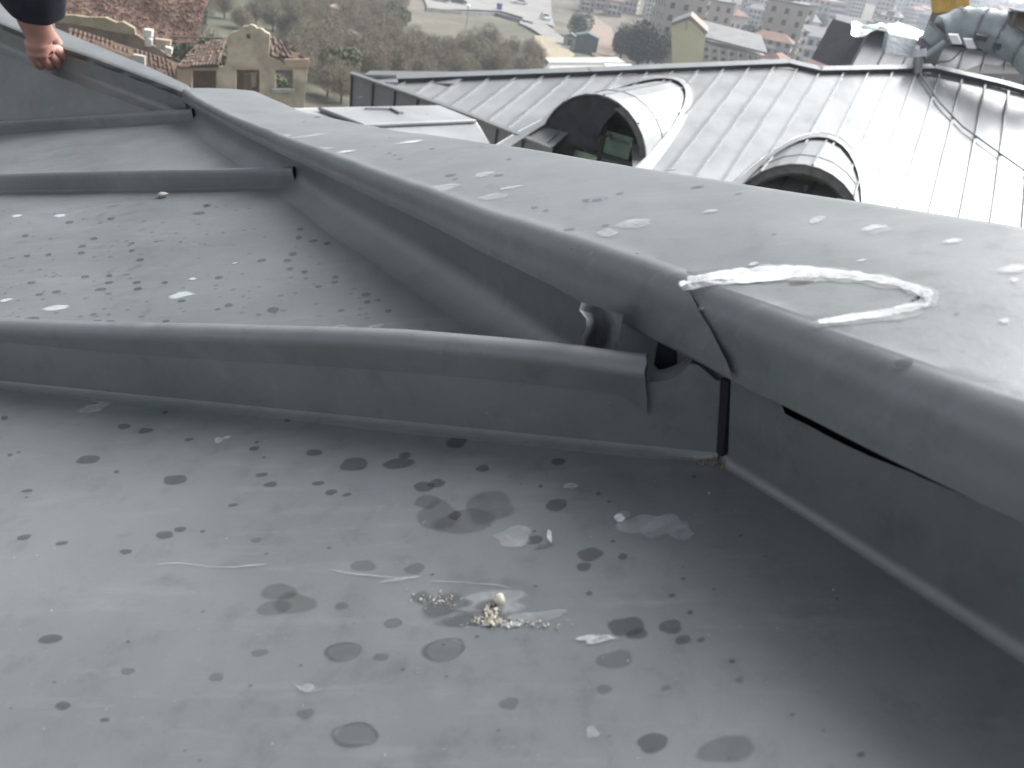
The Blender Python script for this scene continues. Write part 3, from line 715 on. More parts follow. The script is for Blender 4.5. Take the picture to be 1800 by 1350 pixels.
for h in seam_h[1:-1]:
    lo, tp = s_low(h), s_top(h)
    if tp-lo < .1: continue
    m_ = MB(); n = 9; w0 = .015
    pr = [fp(h+random.uniform(-.003, .003), lo+(tp-lo)*i/n, 0) for i in range(n+1)]
    for p, q in zip(pr[:-1], pr[1:]): m_.box((p+q)/2+NF*.017, HF*w0, (q-p)/2, NF*.018)
    m_.build('standing_seam', M['far_seam'], nb_)
# capping along the top edge and the left rim
TP = [Q(*q) for q in [(700,146),(1037,133),(1385,118),(1442,131),(1640,127),(1760,155),(1900,196)]]
for p, q in zip(TP[:-1], TP[1:]):
    m_ = MB(); d = (q-p).normalized(); o_ = NF.cross(d).normalized()
    if o_.dot(SF) < 0: o_ = -o_
    m_.box((p+q)/2+o_*.04+NF*.035, (q-p)/2, o_*.04, NF*.035); m_.build('ridge_upstand', M['clad_dark'], nb_)  # upstand coloured dark, painting the shadow line under the capping
    m_ = MB(); m_.box((p+q)/2+o_*.07+NF*.076, (q-p)/2*1.012, o_*.09, NF*.005); m_.build('ridge_capping', M['far_trim'], nb_)
RP = [Q(*q) for q in [(618,131),(775,186),(830,206),(968,262)]]
for p, q in zip(RP[:-1], RP[1:]):
    m_ = MB(); d = (q-p).normalized(); o_ = UP.cross(d).normalized()
    if o_.dot(-p) < 0: o_ = -o_
    m_.box((p+q)/2+NF*.02, (q-p)/2*1.01, NF.cross(d)*.035, NF*.018); m_.build('rim_capping', M['far_trim'], nb_)
    L_ = (q-p).length; n = max(1, round(L_/.42)); H_ = 2.2
    for k in range(n):
        a, b = p.lerp(q, k/n), p.lerp(q, (k+1)/n); m_ = MB()
        m_.prism([a-o_*.02, b-o_*.02, b-o_*.02-UP*H_, a-o_*.02-UP*H_], -o_*.03); m_.build('wall_panel', M['clad'], nb_)
        m_ = MB(); m_.box(a-UP*(H_/2)-o_*.006, d*.012, o_*.014, UP*H_/2); m_.build('panel_joint', M['clad_dark'], nb_)
# the left end beyond the rim: second strip of flashing
pa, pb = at(645, 129, (RP[0]).length+.25), at(800, 131, 13.6)
m_ = MB(); m_.box((pa+pb)/2+V(0,0,-.0), (pb-pa)/2, SF*.10, NF*.012); m_.build('back_flashing', M['far_trim'], nb_)
pa, pb = at(655, 137, (RP[0]).length+.15), at(805, 140, 13.2)
m_ = MB(); m_.box((pa+pb)/2-V(0,0,.03), (pb-pa)/2, SF*.12, NF*.01); m_.build('back_flashing', M['clad'], nb_)
# walls down to the ground
body = [fp(hL+.1, s_low(hL+.1)), fp(RIM[-1][0], RIM[-1][1]), fp(RIM[-1][0]+.02, S_LOW+.05), fp(hEnd, S_LOW+.05), fp(hEnd, s_top(hEnd)-.05), fp(0, s_top(0)-.05), fp(-2.1, s_top(-2.1)-.1), fp(-5, s_top(-5)-.03)]
m_ = MB(); n = len(body); tp = [p-UP*.5-NF*.05 for p in body]
m_.add(tp+[V(p.x, p.y, -24) for p in tp], [(i, (i+1) % n, (i+1) % n+n, i+n) for i in range(n)]); m_.build('wall', M['white_plaster'], nb_)

def dormer(top, azd, R, L, label, torn):
    a_ = math.radians(azd); ax = V(math.sin(a_), math.cos(a_), 0); sd_ = V(ax.y, -ax.x, 0); c = top-UP*R
    m_ = MB(); n = 18; angs = [math.radians(-40+260*i/n) for i in range(n+1)]
    root = link('round_dormer', None, nb_)
    root = bpy.data.objects[root.name]; root['label'] = label
    def P_(t, r, l): return c+(sd_*math.cos(t)+UP*math.sin(t))*r+ax*l
    def hit(t, r):      # length along the axis where the barrel meets the roof
        l = 0
        p = P_(t, r, 0); den = ax.dot(NF); hgt = p.dot(NF)+DF
        return hgt/-den if den < 0 else hgt/1e9
    for i in range(n):                                     # sheets of the barrel
        t0, t1 = angs[i], angs[i+1]
        for l0, l1 in ((-.02, .62), (.62, L)):
            q = [P_(t0, R, l0), P_(t1, R, l0), P_(t1, R, l1), P_(t0, R, l1)]
            nrm = (q[1]-q[0]).cross(q[2]-q[0]).normalized()
            nm = 'barrel_sheet'; mm = MB(); mm.prism(q, -nrm*.012 if nrm.dot(q[0]-c) > 0 else nrm*.012)
            if i % 1 == 0: mm.build(nm, M['far_zinc'], root)
        if i % 3 == 0:
            mm = MB(); q0, q1 = P_(t0, R+.008, .0), P_(t0, R+.008, L); rd_ = (P_(t0, 1, 0)-c).normalized()
            mm.box((q0+q1)/2, (q1-q0)/2, rd_*.012, rd_.cross(ax)*.012); mm.build('barrel_seam', M['far_seam'], root)
    for l in (.62,):
        mm = MB(); pts = [P_(t, R+.004, l) for t in angs]
        for p, q in zip(pts[:-1], pts[1:]): mm.bar(p, q, .009, 4)
        mm.build('barrel_seam', M['far_seam'], root)
    # collar where the barrel enters the roof
    col = MB(); prev = None
    for i in range(25):
        t = math.radians(-8+196*i/24); p = P_(t, R, 0); hgt = p.dot(NF)+DF; den = ax.dot(NF)
        l = -hgt/den; q = p+ax*l
        cc = c+ax*(-(c.dot(NF)+DF)/den); dr = (q-cc); dr = (dr-NF*dr.dot(NF)).normalized()
        q_out = q+dr*.20+NF*.012; q_in = q-dr*.02+NF*.045
        if prev: col.prism([prev[0], q_in, q_out, prev[1]], NF*.008)
        prev = (q_in, q_out)
    col.build('collar', M['far_zinc'], root)
    ed = MB(); prev = None
    for i in range(25):
        t = math.radians(-8+196*i/24); p = P_(t, R, 0); den = ax.dot(NF); q = p+ax*(-(p.dot(NF)+DF)/den)
        cc = c+ax*(-(c.dot(NF)+DF)/den); dr = q-cc; dr = (dr-NF*dr.dot(NF)).normalized(); q = q+dr*.2+NF*.016
        if prev and i % 1 == 0: ed.bar(prev, q, .014, 5)
        prev = q
    ed.build('collar_edge', M['far_seam'], root)
    # lining ring of the opening, its inner reveal and the window
    def ring(name, r0, r1, l0, l1, mt, n=30):
        mm = MB()
        for i in range(n):
            t0, t1 = 2*math.pi*i/n, 2*math.pi*(i+1)/n
            vs = [P_(t, r, l) for t in (t0, t1) for r in (r0, r1) for l in (l0, l1)]
            mm.add(vs, [(0,4,6,2),(1,3,7,5),(2,6,7,3),(0,1,5,4)])
        mm.build(name, M[mt], root)
    ring('rim_edge', R-.02, R+.006, -.05, -.015, 'clad_dark')
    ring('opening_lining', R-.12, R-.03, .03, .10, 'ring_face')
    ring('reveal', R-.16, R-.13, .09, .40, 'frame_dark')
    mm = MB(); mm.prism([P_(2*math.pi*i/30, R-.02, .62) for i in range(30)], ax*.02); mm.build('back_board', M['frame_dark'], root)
    r = R-.16
    for k, (x0, x1, y0, y1, mt) in enumerate([(-.62, -.03, -.75, -.04, 'pane_pale'), (.03, .64, -.78, -.04, 'glass_green'), (-.62, -.03, .03, .45, 'glass_green'), (.03, .64, .03, .5, 'glass_green')]):
        x0, x1, y0, y1 = [q*r for q in (x0, x1, y0, y1)]
        q = [c+sd_*x+UP*y+ax*.30 for x, y in ((x0, y0), (x1, y0), (x1, y1), (x0, y1))]
        mm = MB(); mm.prism(q, ax*.02); mm.build('pane', M[mt], root)
    mm = MB(); mm.box(c+ax*.27, sd_*r, UP*.03, ax*.02); mm.box(c+ax*.265, sd_*.025, UP*r*.8, ax*.02); mm.build('window_bar', M['frame_dark'], root)
    if torn:
        def f(u, v):     # black felt hanging from the upper left of the opening
            t = math.radians(68+(205-68)*u); Ro = R-.03
            inner = R*(.12+.42*abs(u-.42)+.10*math.sin(u*9)); rr_ = Ro+(inner-Ro)*v
            if u < .12: rr_ = Ro+(inner*1.3-Ro)*v*(u/.12)
            return P_(t, rr_, -.02+.10*v+.05*math.sin(u*11+v*4)*v)
        vs, fs = grid(f, 40, 14); vs, fs = thick(vs, fs, ax*.008, 40, 14); o = mesh('felt_flap', vs, fs, M['felt'], root, True)
        o['label'] = 'torn black felt hanging over the left of the opening'
    return root
dormer(D1T, D1A, D1R, 2.7, 'left round dormer with torn black felt in its opening', True)
dormer(V(3.27, 10.1, -2.12), 20, .86, 2.2, 'right round dormer, half hidden, its opening dark', False)

# cable lying on the bright roof
m_ = MB(); m_.tube([Q(*q)+NF*.05 for q in [(1606,118),(1618,140),(1650,186),(1690,228),(1745,268),(1800,307),(1880,350)]], .014, 6)
tagit(m_.build('cable', M['clad'], None, True), 'thin dark cable crossing the bright roof diagonally below the ducts', 'cable')

# small lower roof between the two buildings
zl = -1.72
def Lw(x, y, dz=0): r = ray(x, y); return r*((zl+dz)/r.z)
lo_ = empty('low_roof', Lw(700, 215), 'low bright sheet roof just beyond the hip cap, with a bent dark strip on top', 'roof')
def slab(name, pts, mt, th=.04, dz=0):
    m_ = MB(); m_.prism([Lw(*q, dz) for q in pts], V(0, 0, -th)); return m_.build(name, M[mt], lo_)
slab('roof_sheet', [(562,190),(640,219),(836,211),(772,185)], 'far_zinc')
slab('roof_sheet', [(440,192),(560,190.5),(638,220),(600,260),(470,240)], 'far_zinc', dz=-.03)
slab('roof_sheet', [(640,222.5),(836,214),(862,254),(900,330),(640,330)], 'far_zinc', dz=-.03)
for a, b in (((561,190),(639,220)), ((639,220),(836,212))):
    m_ = MB(); p, q = Lw(*a), Lw(*b); m_.bar(p-UP*.005, q-UP*.005, .016, 6); m_.build('fold', M['far_seam'], lo_)
m_ = MB(); p = [Lw(*q)+UP*.01 for q in [(642,192),(690,193),(705,201)]]; m_.box((p[0]+p[1])/2, (p[1]-p[0])/2, V(0,.03,0), UP*.01); m_.box((p[1]+p[2])/2, (p[2]-p[1])/2, V(.02,.02,0), UP*.015)
m_.build('bent_strip', M['clad'], lo_)
m_ = MB(); q = [Lw(440,192,-.08), Lw(772,185,-.08), Lw(836,211,-.08), Lw(862,254,-.08), Lw(900,330,-.08), Lw(470,300,-.08)]; n = 6
m_.add(q+[V(p.x, p.y, -22) for p in q], [(i, (i+1) % n, (i+1) % n+n, i+n) for i in range(n)]+[tuple(range(n))]); m_.build('wall', M['white_plaster'], lo_)

# ------------------------------------------------------------------ clad boxes and ducts on top of the bright roof
KB = 1.215
def atb(x, y, d): return at(x, y, d*KB)
def clad_box(name, label, base, top_, depth, n, mt='clad', joint=.03):
    """base: two bottom corners, top_: two top corners of the camera-side face"""
    b0, b1 = base; t0, t1 = top_; root = empty(name, (b0+b1)/2, label, 'housing')
    nrm = (b1-b0).cross(t0-b0).normalized()
    if nrm.dot(-b0) < 0: nrm = -nrm
    m_ = MB(); dv = V(-nrm.x, -nrm.y, 0).normalized()*depth
    m_.prism([b0-nrm*.03, b1-nrm*.03, t1-nrm*.03, t0-nrm*.03], dv); m_.build('core', M['clad_dark'], root)
    for k in range(n):
        g0, g1 = k/n, (k+1)/n; a, b, c_, d_ = b0.lerp(b1, g0), b0.lerp(b1, g1), t0.lerp(t1, g1), t0.lerp(t1, g0)
        m_ = MB(); cx = (a+b+c_+d_)/4; m_.prism([cx+(q-cx)*.985 for q in (a, b, c_, d_)], -nrm*.025); m_.build('cladding_panel', M[mt], root)
        if k:
            m_ = MB(); m_.box((a+d_)/2+nrm*.012, (d_-a)/2, nrm*.02, (b1-b0).normalized()*.012); m_.build('standing_seam', M['clad_dark'], root)
    return root, nrm
bx1, nr1 = clad_box('clad_housing', 'grey clad housing with crumpled foil over its top, behind the roof edge', (atb(1492,128,13.6), atb(1622,128,14.4)), (atb(1532,50,14.45), atb(1650,72,15.15)), 1.6, 3)
m_ = MB(); m_.prism([atb(1492,128,13.6), atb(1480,128,14.6), atb(1504,40,15.2), atb(1532,50,14.45)], V(.02,.03,0)); m_.build('side_panel', M['clad'], bx1)
bx2, nr2 = clad_box('clad_housing', 'long grey clad housing under the silver duct at the right edge', (atb(1640,126,13.3), atb(1960,215,13.9)), (atb(1662,78,13.9), atb(1960,128,14.3)), 2.0, 8)
m_ = MB(); a, b = atb(1662,77,13.9), atb(1960,127,14.3); m_.box((a+b)/2+UP*.02, (b-a)/2, nr2*.10, UP*.035); m_.build('coping', M['clad_dark'], bx2)
m_ = MB(); pts = [atb(1648,112,13.2)+V(0,0,0)]; 
for k in range(9):
    g = k/8; pts.append(atb(1652+38*g, 108+8*math.sin(g*math.pi)-20*g, 13.15))
m_.tube(pts, .012, 5); m_.build('hanging_wire', M['clad_dark'], bx2, True)
# foil sheet
def f_foil(u, v):
    x = 1497+132*u; y = 38+ 30*u*u*.6+4*math.sin(u*7)+(15+9*math.sin(u*9+1))*v; d = 13.9+.7*u+.5*(1-v)+.10*fn3((u*5, v*3, 0))
    p = atb(x, y, d); return p+UP*.05*fn3((u*9, v*4, 3))
vs, fs = grid(f_foil, 46, 10); vs, fs = thick(vs, fs, V(0, 0, -.01), 46, 10)
tagit(mesh('foil_sheet', vs, fs, M['foil'], None, False), 'crumpled pale silver foil sheet draped over the grey housing', 'foil')
# silver box duct with flap and post
du = empty('silver_duct', atb(1700, 60, 13.2), 'wide silver foil-wrapped duct bending down over the long grey housing', 'duct')
path = [atb(1632,76,13.5), atb(1652,56,13.5), atb(1690,45,13.6), atb(1730,50,13.5), atb(1770,60,13.4), atb(1812,84,13.2), atb(1850,120,13.0)]
for k in range(6):
    a, b = path[k], path[k+1]; rr = [.17,.25,.29,.31,.32,.33,.34]
    m_ = MB(); m_.tube([a.lerp(b, q/4) for q in range(5)], [rr[k]+(rr[k+1]-rr[k])*q/4*1+.012*math.sin(q*2.1+k) for q in range(5)], 14); m_.build('duct_section', M['duct'], du, True)
    m_ = MB(); d = (b-a).normalized(); m_.tube([b-d*.025, b+d*.025], rr[k+1]+.012, 14); m_.build('duct_joint', M['far_seam'], du)
m_ = MB(); m_.box(atb(1725,66,13.1), HF*.09, UP*.04, SF*.05); m_.box(atb(1752,82,13.0), HF*.06, UP*.035, SF*.05); m_.build('bracket', M['clad_dark'], du)
for k, (x, y) in enumerate([(1676, 70), (1702, 78)]):
    m_ = MB()
    m_.prism([atb(x-9, y-9, 13.05), atb(x+7, y-8, 13.05), atb(x+14, y+8, 13.0), atb(x-2, y+7, 13.0)], V(.02, .05, .02)); m_.build('torn_wrap', M['white'], du)
fl = empty('metal_flap_box', atb(1590, 85, 13.4), 'open pale sheet-metal box leaning on the housing next to the post', 'sheet metal box')
q = [atb(1562,60,13.45), atb(1612,70,13.5), atb(1605,101,13.3), atb(1556,92,13.25)]
m_ = MB(); m_.prism(q, V(.03,.08,0)); m_.build('front_sheet', M['duct'], fl)
m_ = MB(); m_.prism([q[0], q[1], q[1]+V(.1,.5,.05), q[0]+V(.1,.5,.05)], V(0,0,-.012)); m_.build('top_sheet', M['far_trim'], fl)
m_ = MB(); m_.prism([q[3], q[0], q[0]+V(.1,.5,0), q[3]+V(.1,.5,0)], V(.012,0,0)); m_.build('side_sheet', M['duct'], fl)
m_ = MB(); m_.box((q[2]+q[3])/2, (q[2]-q[3])/2, UP*.012, V(0,.02,0)); m_.build('edge_fold', M['white'], fl)
po = empty('roof_post', atb(1610, 126, 13.1), 'short white-grey vertical post with an arm at the corner of the bright roof', 'post')
m_ = MB(); m_.bar(atb(1612,130,13.1), atb(1616,92,13.1), .075, 10, .085); m_.build('post_shaft', M['far_trim'], po, True)
m_ = MB(); m_.bar(atb(1616,100,13.1), atb(1617,86,13.1), .12, 10, .10); m_.build('post_head', M['silver'], po, True)
m_ = MB(); m_.bar(atb(1624,100,13.1), atb(1660,74,13.2), .05, 8, .045); m_.build('post_arm', M['duct'], po, True)
m_ = MB(); m_.prism([atb(1620,66,13.5), atb(1655,76,13.4), atb(1640,92,13.3), atb(1616,80,13.4)], V(.02,.2,0)); m_.build('post_bracket', M['clad'], po)

# ------------------------------------------------------------------ ground
def gz(x, y):
    r = math.hypot(x, y); a = math.degrees(math.atan2(x, y))
    z = interp(r, [(0,-19),(40,-18.5),(90,-20.5),(180,-23.5),(260,-25),(420,-21),(700,-17.5),(1100,-12),(1500,-9),(2200,-14),(6000,-60)])
    if a < -5 and r < 400: z += interp(a, [(-60,6),(-30,2.5),(-5,0)])*interp(r, [(40,0),(90,1),(200,1),(400,0)])
    return z+1.2*fn3((x/60, y/60, 0))*min(1, r/60)+.25*fn3((x/9, y/9, 2))*min(1, r/40)
def G(x, y, up=0.0):              # where the sight line meets the ground
    d = ray(x, y).normalized(); t = 15.0
    while t < 4000:
        p = d*t
        if p.z < gz(p.x, p.y)+up: break
        t *= 1.004
    return V(p.x, p.y, gz(p.x, p.y))
m_ = MB(); rs = [0, 8, 16, 25]; 
while rs[-1] < 6500: rs.append(rs[-1]*1.055)
na = 220; vs = [V(0, 0, gz(0, 0))]; fs = []
for i, r in enumerate(rs[1:]):
    for k in range(na):
        a = 2*math.pi*k/na; x, y = r*math.sin(a), r*math.cos(a); vs.append(V(x, y, gz(x, y)))
for k in range(na): fs.append((0, 1+k, 1+(k+1) % na))
for i in range(len(rs)-2):
    for k in range(na): fs.append((1+i*na+k, 1+(i+1)*na+k, 1+(i+1)*na+(k+1) % na, 1+i*na+(k+1) % na))
def ground_mat():
    m = bpy.data.materials.new('ground'); m.use_nodes = True; nt = m.node_tree; N = nt.nodes; L = nt.links; b = N['Principled BSDF']
    b.inputs['Roughness'].default_value = .95; tc = N.new('ShaderNodeTexCoord')
    def nz(s, d): n = N.new('ShaderNodeTexNoise'); n.inputs['Scale'].default_value = s; n.inputs['Detail'].default_value = d; n.inputs['Roughness'].default_value = .65; L.new(tc.outputs['Object'], n.inputs[0]); return n
    a = nz(.035, 8); c = nz(.4, 6)
    r = N.new('ShaderNodeValToRGB'); e = r.color_ramp.elements; e[0].position = .36; e[0].color = (.05, .065, .028, 1); e[1].position = .66; e[1].color = (.17, .145, .115, 1)
    x = e.new(.5); x.color = (.11, .10, .07, 1); L.new(a.outputs[0], r.inputs[0])
    mx = N.new('ShaderNodeMix'); mx.data_type = 'RGBA'; mx.blend_type = 'MULTIPLY'; mx.inputs['Factor'].default_value = .7
    r2 = N.new('ShaderNodeValToRGB'); r2.color_ramp.elements[0].color = (.45, .45, .45, 1); r2.color_ramp.elements[0].position = .3; r2.color_ramp.elements[1].position = .65
    L.new(c.outputs[0], r2.inputs[0]); L.new(r.outputs[0], mx.inputs['A']); L.new(r2.outputs[0], mx.inputs['B']); L.new(mx.outputs['Result'], b.inputs['Base Color'])
    return m
mesh('ground', vs, fs, ground_mat(), None, True, 'structure')
def gpoly(name, pts, mt, kind='structure', lift=.06, n=10):
    P = [G(*q) for q in pts]; m_ = MB(); k = len(P)//2; vs = []; 
    A = P[:k]; B = list(reversed(P[k:]))
    for i in range(n+1):
        x = i/n*(k-1); j = min(int(x), k-2); f = x-j; a = A[j].lerp(A[j+1], f); b = B[j].lerp(B[j+1], f)
        for q in range(7): p = a.lerp(b, q/6); vs.append(V(p.x, p.y, gz(p.x, p.y)+lift))
    fs = [(i*7+j, (i+1)*7+j, (i+1)*7+j+1, i*7+j+1) for i in range(n) for j in range(6)]
    o = mesh(name, vs, fs, M[mt], None, True); o['kind'] = kind; return o
gpoly('paved_lot', [(742,-6),(860,-6),(968,-6),(975,50),(925,42),(880,22),(810,20),(752,20)][:3]+[(975,50),(880,22),(752,20)], 'road', lift=.45)
gpoly('road', [(925,30),(975,58),(1005,82),(1000,92),(960,70),(912,44)], 'road', lift=.5)
gpoly('dirt_bank', [(940,66),(975,68),(1010,100),(1000,112),(955,108),(936,90)], 'ochre', lift=.5)

# ------------------------------------------------------------------ trees and bushes
def crown_mesh(name, rx, rz, n, size, mat_, lumps=9, elong=1.0, seed=0):
    r_ = np.random.default_rng(seed); ce = []
    for k in range(lumps):
        d = r_.normal(size=3); d /= np.linalg.norm(d); q = r_.uniform(.15, .62); ce.append(((d[0]*rx*q, d[1]*rx*q, rz+abs(d[2])*rz*q*1.1-.25*rz), r_.uniform(.38, .62)))
    vs = []; fs = []
    for k in range(n):
        c, rr = ce[r_.integers(lumps)]; d = r_.normal(size=3); d /= np.linalg.norm(d); q = r_.uniform(.35, 1)**.5*rr
        p = np.array(c)+d*np.array([rx, rx, rz])*q; a = r_.normal(size=3); a /= np.linalg.norm(a); b = np.cross(a, r_.normal(size=3)); b /= np.linalg.norm(b)
        s = size*r_.uniform(.6, 1.4); i = len(vs)
        vs += [tuple(p-a*s*elong), tuple(p+b*s*.6), tuple(p+a*s*elong), tuple(p-b*s*.6)] if elong < 2 else [tuple(p-a*s*elong), tuple(p+b*s*.3), tuple(p+a*s*elong)]
        fs.append(tuple(range(i, len(vs))))
    me = bpy.data.meshes.new(name); me.from_pydata(vs, [], fs); me.materials.append(mat_); me.update(); return me
def trunk_mesh(name, h, r, mat_, limbs=5, seed=0):
    random.seed(seed); m_ = MB(); m_.tube([V(0,0,-.6), V(.05*h*random.uniform(-1,1)*.3, 0, h*.4), V(0, .03*h, h*.75)], [r, r*.7, r*.35], 7)
    for k in range(limbs):
        a = 2*math.pi*k/limbs+random.random(); z = h*random.uniform(.3, .6); m_.tube([V(0,0,z), V(math.cos(a)*h*.14, math.sin(a)*h*.14, z+h*.15), V(math.cos(a)*h*.26, math.sin(a)*h*.26, z+h*.36)], [r*.45, r*.3, r*.12], 5)
    me = bpy.data.meshes.new(name); me.from_pydata([tuple(v) for v in m_.v], [], m_.f); me.materials.append(mat_); me.update(); return me
def FQt(x, y, off): n = V(math.sin(math.radians(-16)), math.cos(math.radians(-16)), 0); r = ray(x, y); return r*((at(460,140,62).dot(n)+off)/r.dot(n))
random.seed(11)
bare = [(crown_mesh('crown', 3.6, 3.6, 5200, .10, M['twigs'], 10, 4.5, s), trunk_mesh('trunk', 6.5, .17, M['bark'], 6, s)) for s in range(4)]
ivy = [(crown_mesh('crown', 2.4, 2.3, 3600, .16, M['twigs_g'], 8, 1.2, s+20), trunk_mesh('trunk', 3.5, .12, M['bark'], 4, s)) for s in range(2)]
dark = [(crown_mesh('crown', 4.0, 4.4, 6000, .20, M['leaf'], 12, 1.1, s+40), trunk_mesh('trunk', 8, .3, M['bark'], 6, s)) for s in range(3)]
green = [(crown_mesh('crown', 2.6, 2.8, 3600, .16, M['leaf2'], 8, 1.1, s+60), trunk_mesh('trunk', 5, .16, M['bark'], 4, s)) for s in range(2)]
def tree(p, proto, sc_, label, cat, group, name='tree'):
    r = empty(name, p-V(0, 0, .3), label, cat, group); r.rotation_euler = (0, 0, random.uniform(0, 6.28)); r.scale = (sc_*random.uniform(.9, 1.1), sc_*random.uniform(.9, 1.1), sc_*random.uniform(.85, 1.1))
    for nm, me in (('crown', proto[0]), ('trunk', proto[1])):
        o = bpy.data.objects.new(nm, me); C.objects.link(o); o.parent = r
    return r
def ok(p, others, dmin): return all((p-q).length > dmin for q in others)
pos = []
for k in range(2500):
    x, y = random.uniform(520, 945), random.uniform(20, 150)
    if x < 700 and abs(y-(20+(x-530)*.66)) < 14: continue
    if x > 700 and y < (94 if x < 860 else 104): continue
    p = G(x, y)
    if p.length > 60 and ok(p, pos, 3.7): pos.append(p)
pos = pos[:165]
def twhere(p, k):
    x, y = proj(p)
    a = 'just right of the ruined house' if x < 600 else 'above the bright roof rim' if x < 720 else 'below the retaining wall' if x < 850 else 'left of the dirt bank'
    b = 'at the foot of the thicket' if y > 118 else 'midway up the thicket' if y > 85 else 'high in the thicket'
    return b+', '+a
for k, p in enumerate(pos):
    x, y = proj(p); t = fn3((p.x/14, p.y/14, 0))
    if t > .28 and k % 2: tree(p, ivy[k % 2], random.uniform(.8, 1.2), 'ivy-green bush '+twhere(p, k), 'bush', 'green bushes on the slope', 'bush')
    else: tree(p, bare[k % 4], random.uniform(.65, 1.0)*(.9 if x > 700 else 1), 'bare brown tree '+twhere(p, k), 'tree', 'bare trees on the slope', 'bare_tree')
for x, y in [(425,30),(450,20),(480,34),(510,10),(395,12),(360,14),(555,60),(560,100),(590,110),(575,150),(600,160),(500,50),(535,30),(470,8),(560,5),(620,20),(650,10),(690,30),(600,60),(680,55),(700,12)]:
    p = G(x, y+22)
    if (p.x, p.y) and p.length > 66: tree(p, bare[random.randrange(4)], random.uniform(.6, .85), 'bare brown tree '+twhere(p, 0), 'tree', 'bare trees on the slope', 'bare_tree')
for k in range(26):
    p = FQt(random.uniform(255, 560), random.uniform(60, 125), random.uniform(14, 34)); p.z = gz(p.x, p.y)
    if k % 3 == 0: tree(p, ivy[k % 2], random.uniform(.9, 1.4), 'green ivy-covered bush right behind the ruined gable', 'bush', 'bushes behind the ruin', 'bush')
    else: tree(p, bare[k % 4], random.uniform(.5, .8), ('bare brown tree %s behind the ruined house' % ('left of the gable,' if proj(p)[0] < 400 else 'right of the gable,' if proj(p)[0] > 475 else 'straight above the gable,')), 'tree', 'bare trees behind the ruin', 'bare_tree')
tree(G(350, 72), (crown_mesh('crown', 1.6, 3.6, 3000, .13, M['leaf'], 8, 1.1, 77), trunk_mesh('trunk', 8, .22, M['bark'], 5, 3)), 1.0, 'tall thin dark trunk with green crown behind the ruined tiled roof', 'tree', None, 'tree')
tree(G(1118, 125), dark[0], 1.35, 'largest dark evergreen tree left of the yellow gabled house', 'tree', None, 'evergreen_tree')
tree(G(1150, 118), dark[1], 1.0, 'dark evergreen touching the left wall of the yellow gabled house', 'tree', None, 'evergreen_tree')
tree(G(1090, 105), dark[2], .9, 'dark evergreen at the left edge of the clump beside the yellow house', 'tree', None, 'evergreen_tree')
tree(G(1016, 66), green[0], 1.25, 'small rounded green tree between the lane and the pink slope', 'tree', None, 'tree')
tree(G(1016, 84), ivy[0], 1.0, 'pale green bush below the small rounded green tree', 'bush', None, 'bush')

# ------------------------------------------------------------------ ruined houses on the left
FD = 60.0
fnm = V(math.sin(math.radians(-16)), math.cos(math.radians(-16)), 0)     # facade normal pointing away
fr = V(fnm.y, -fnm.x, 0)
fc = at(460, 140, 62)
def FQ(x, y, off=0): r = ray(x, y); return r*((fc.dot(fnm)+off)/r.dot(fnm))
ru = empty('ruined_house', FQ(460, 215), 'roofless ruined house with a stepped gable and three empty openings in pale plaster', 'ruin')
def wallpoly(name, pts, mt, th, parent, off=0, rough=0):
    P = [FQ(*q, off) for q in pts]; m_ = MB(); m_.prism(P, fnm*th); return m_.build(name, M[mt], parent)
def base(x0, x1, y): return [(x0, y), (x1, y)]
# front wall assembled round its openings
wallpoly('wall', [(397,118),(397,108),(400,96),(399,84),(400,64),(408,57),(419,54),(428,47),(437,46),(440,43),(447,45),(452,50),(459,50),(466,56),(474,60),(474,74),(472,98),(481,104),(494,108),(503,118)], 'plaster', .45, ru)
wallpoly('wall', [(383,118),(397,118),(414.5,118),(414.5,260),(381,260)], 'plaster', .45, ru)
wallpoly('wall', [(414.5,118),(414.5,121),(456,123),(456,118)], 'plaster', .45, ru)
wallpoly('wall', [(456,118),(503,118),(503,123),(484,123),(484,158),(484,260),(456,260)], 'plaster', .45, ru)
wallpoly('wall', [(503,118),(541,117.5),(541,123),(515,123),(503,123)], 'plaster2', .45, ru)
wallpoly('wall', [(515,123),(540,123),(539,143),(534,189),(533,260),(484,260),(484,158),(515,158)], 'plaster', .45, ru)
wallpoly('window_sill', [(477,157),(518,157),(516,163),(479,163)], 'concrete', .3, ru, -.22)
wallpoly('lintel', [(413,117),(458,117),(458,122.5),(413,122.5)], 'plaster2', .12, ru, -.05)
wallpoly('cornice', [(500,104),(543,104),(543,118),(503,118)], 'plaster2', .3, ru, -.1)
wallpoly('door_leaf', [(428,130),(442,128),(442,200),(428,200)], 'brown', .08, ru, .5)
wallpoly('curtain', [(441,128),(451,128),(449,152),(442,154)], 'ochre', .05, ru, .35)
wallpoly('vent_hole', [(433,60),(440,60),(440,68),(434,68)], 'tile_dark', .03, ru, -.02)
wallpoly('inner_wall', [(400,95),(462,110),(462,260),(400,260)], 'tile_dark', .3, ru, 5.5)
for (x0, y0, x1, y1) in ((383,118,397,64), (541,104,541,104)): pass
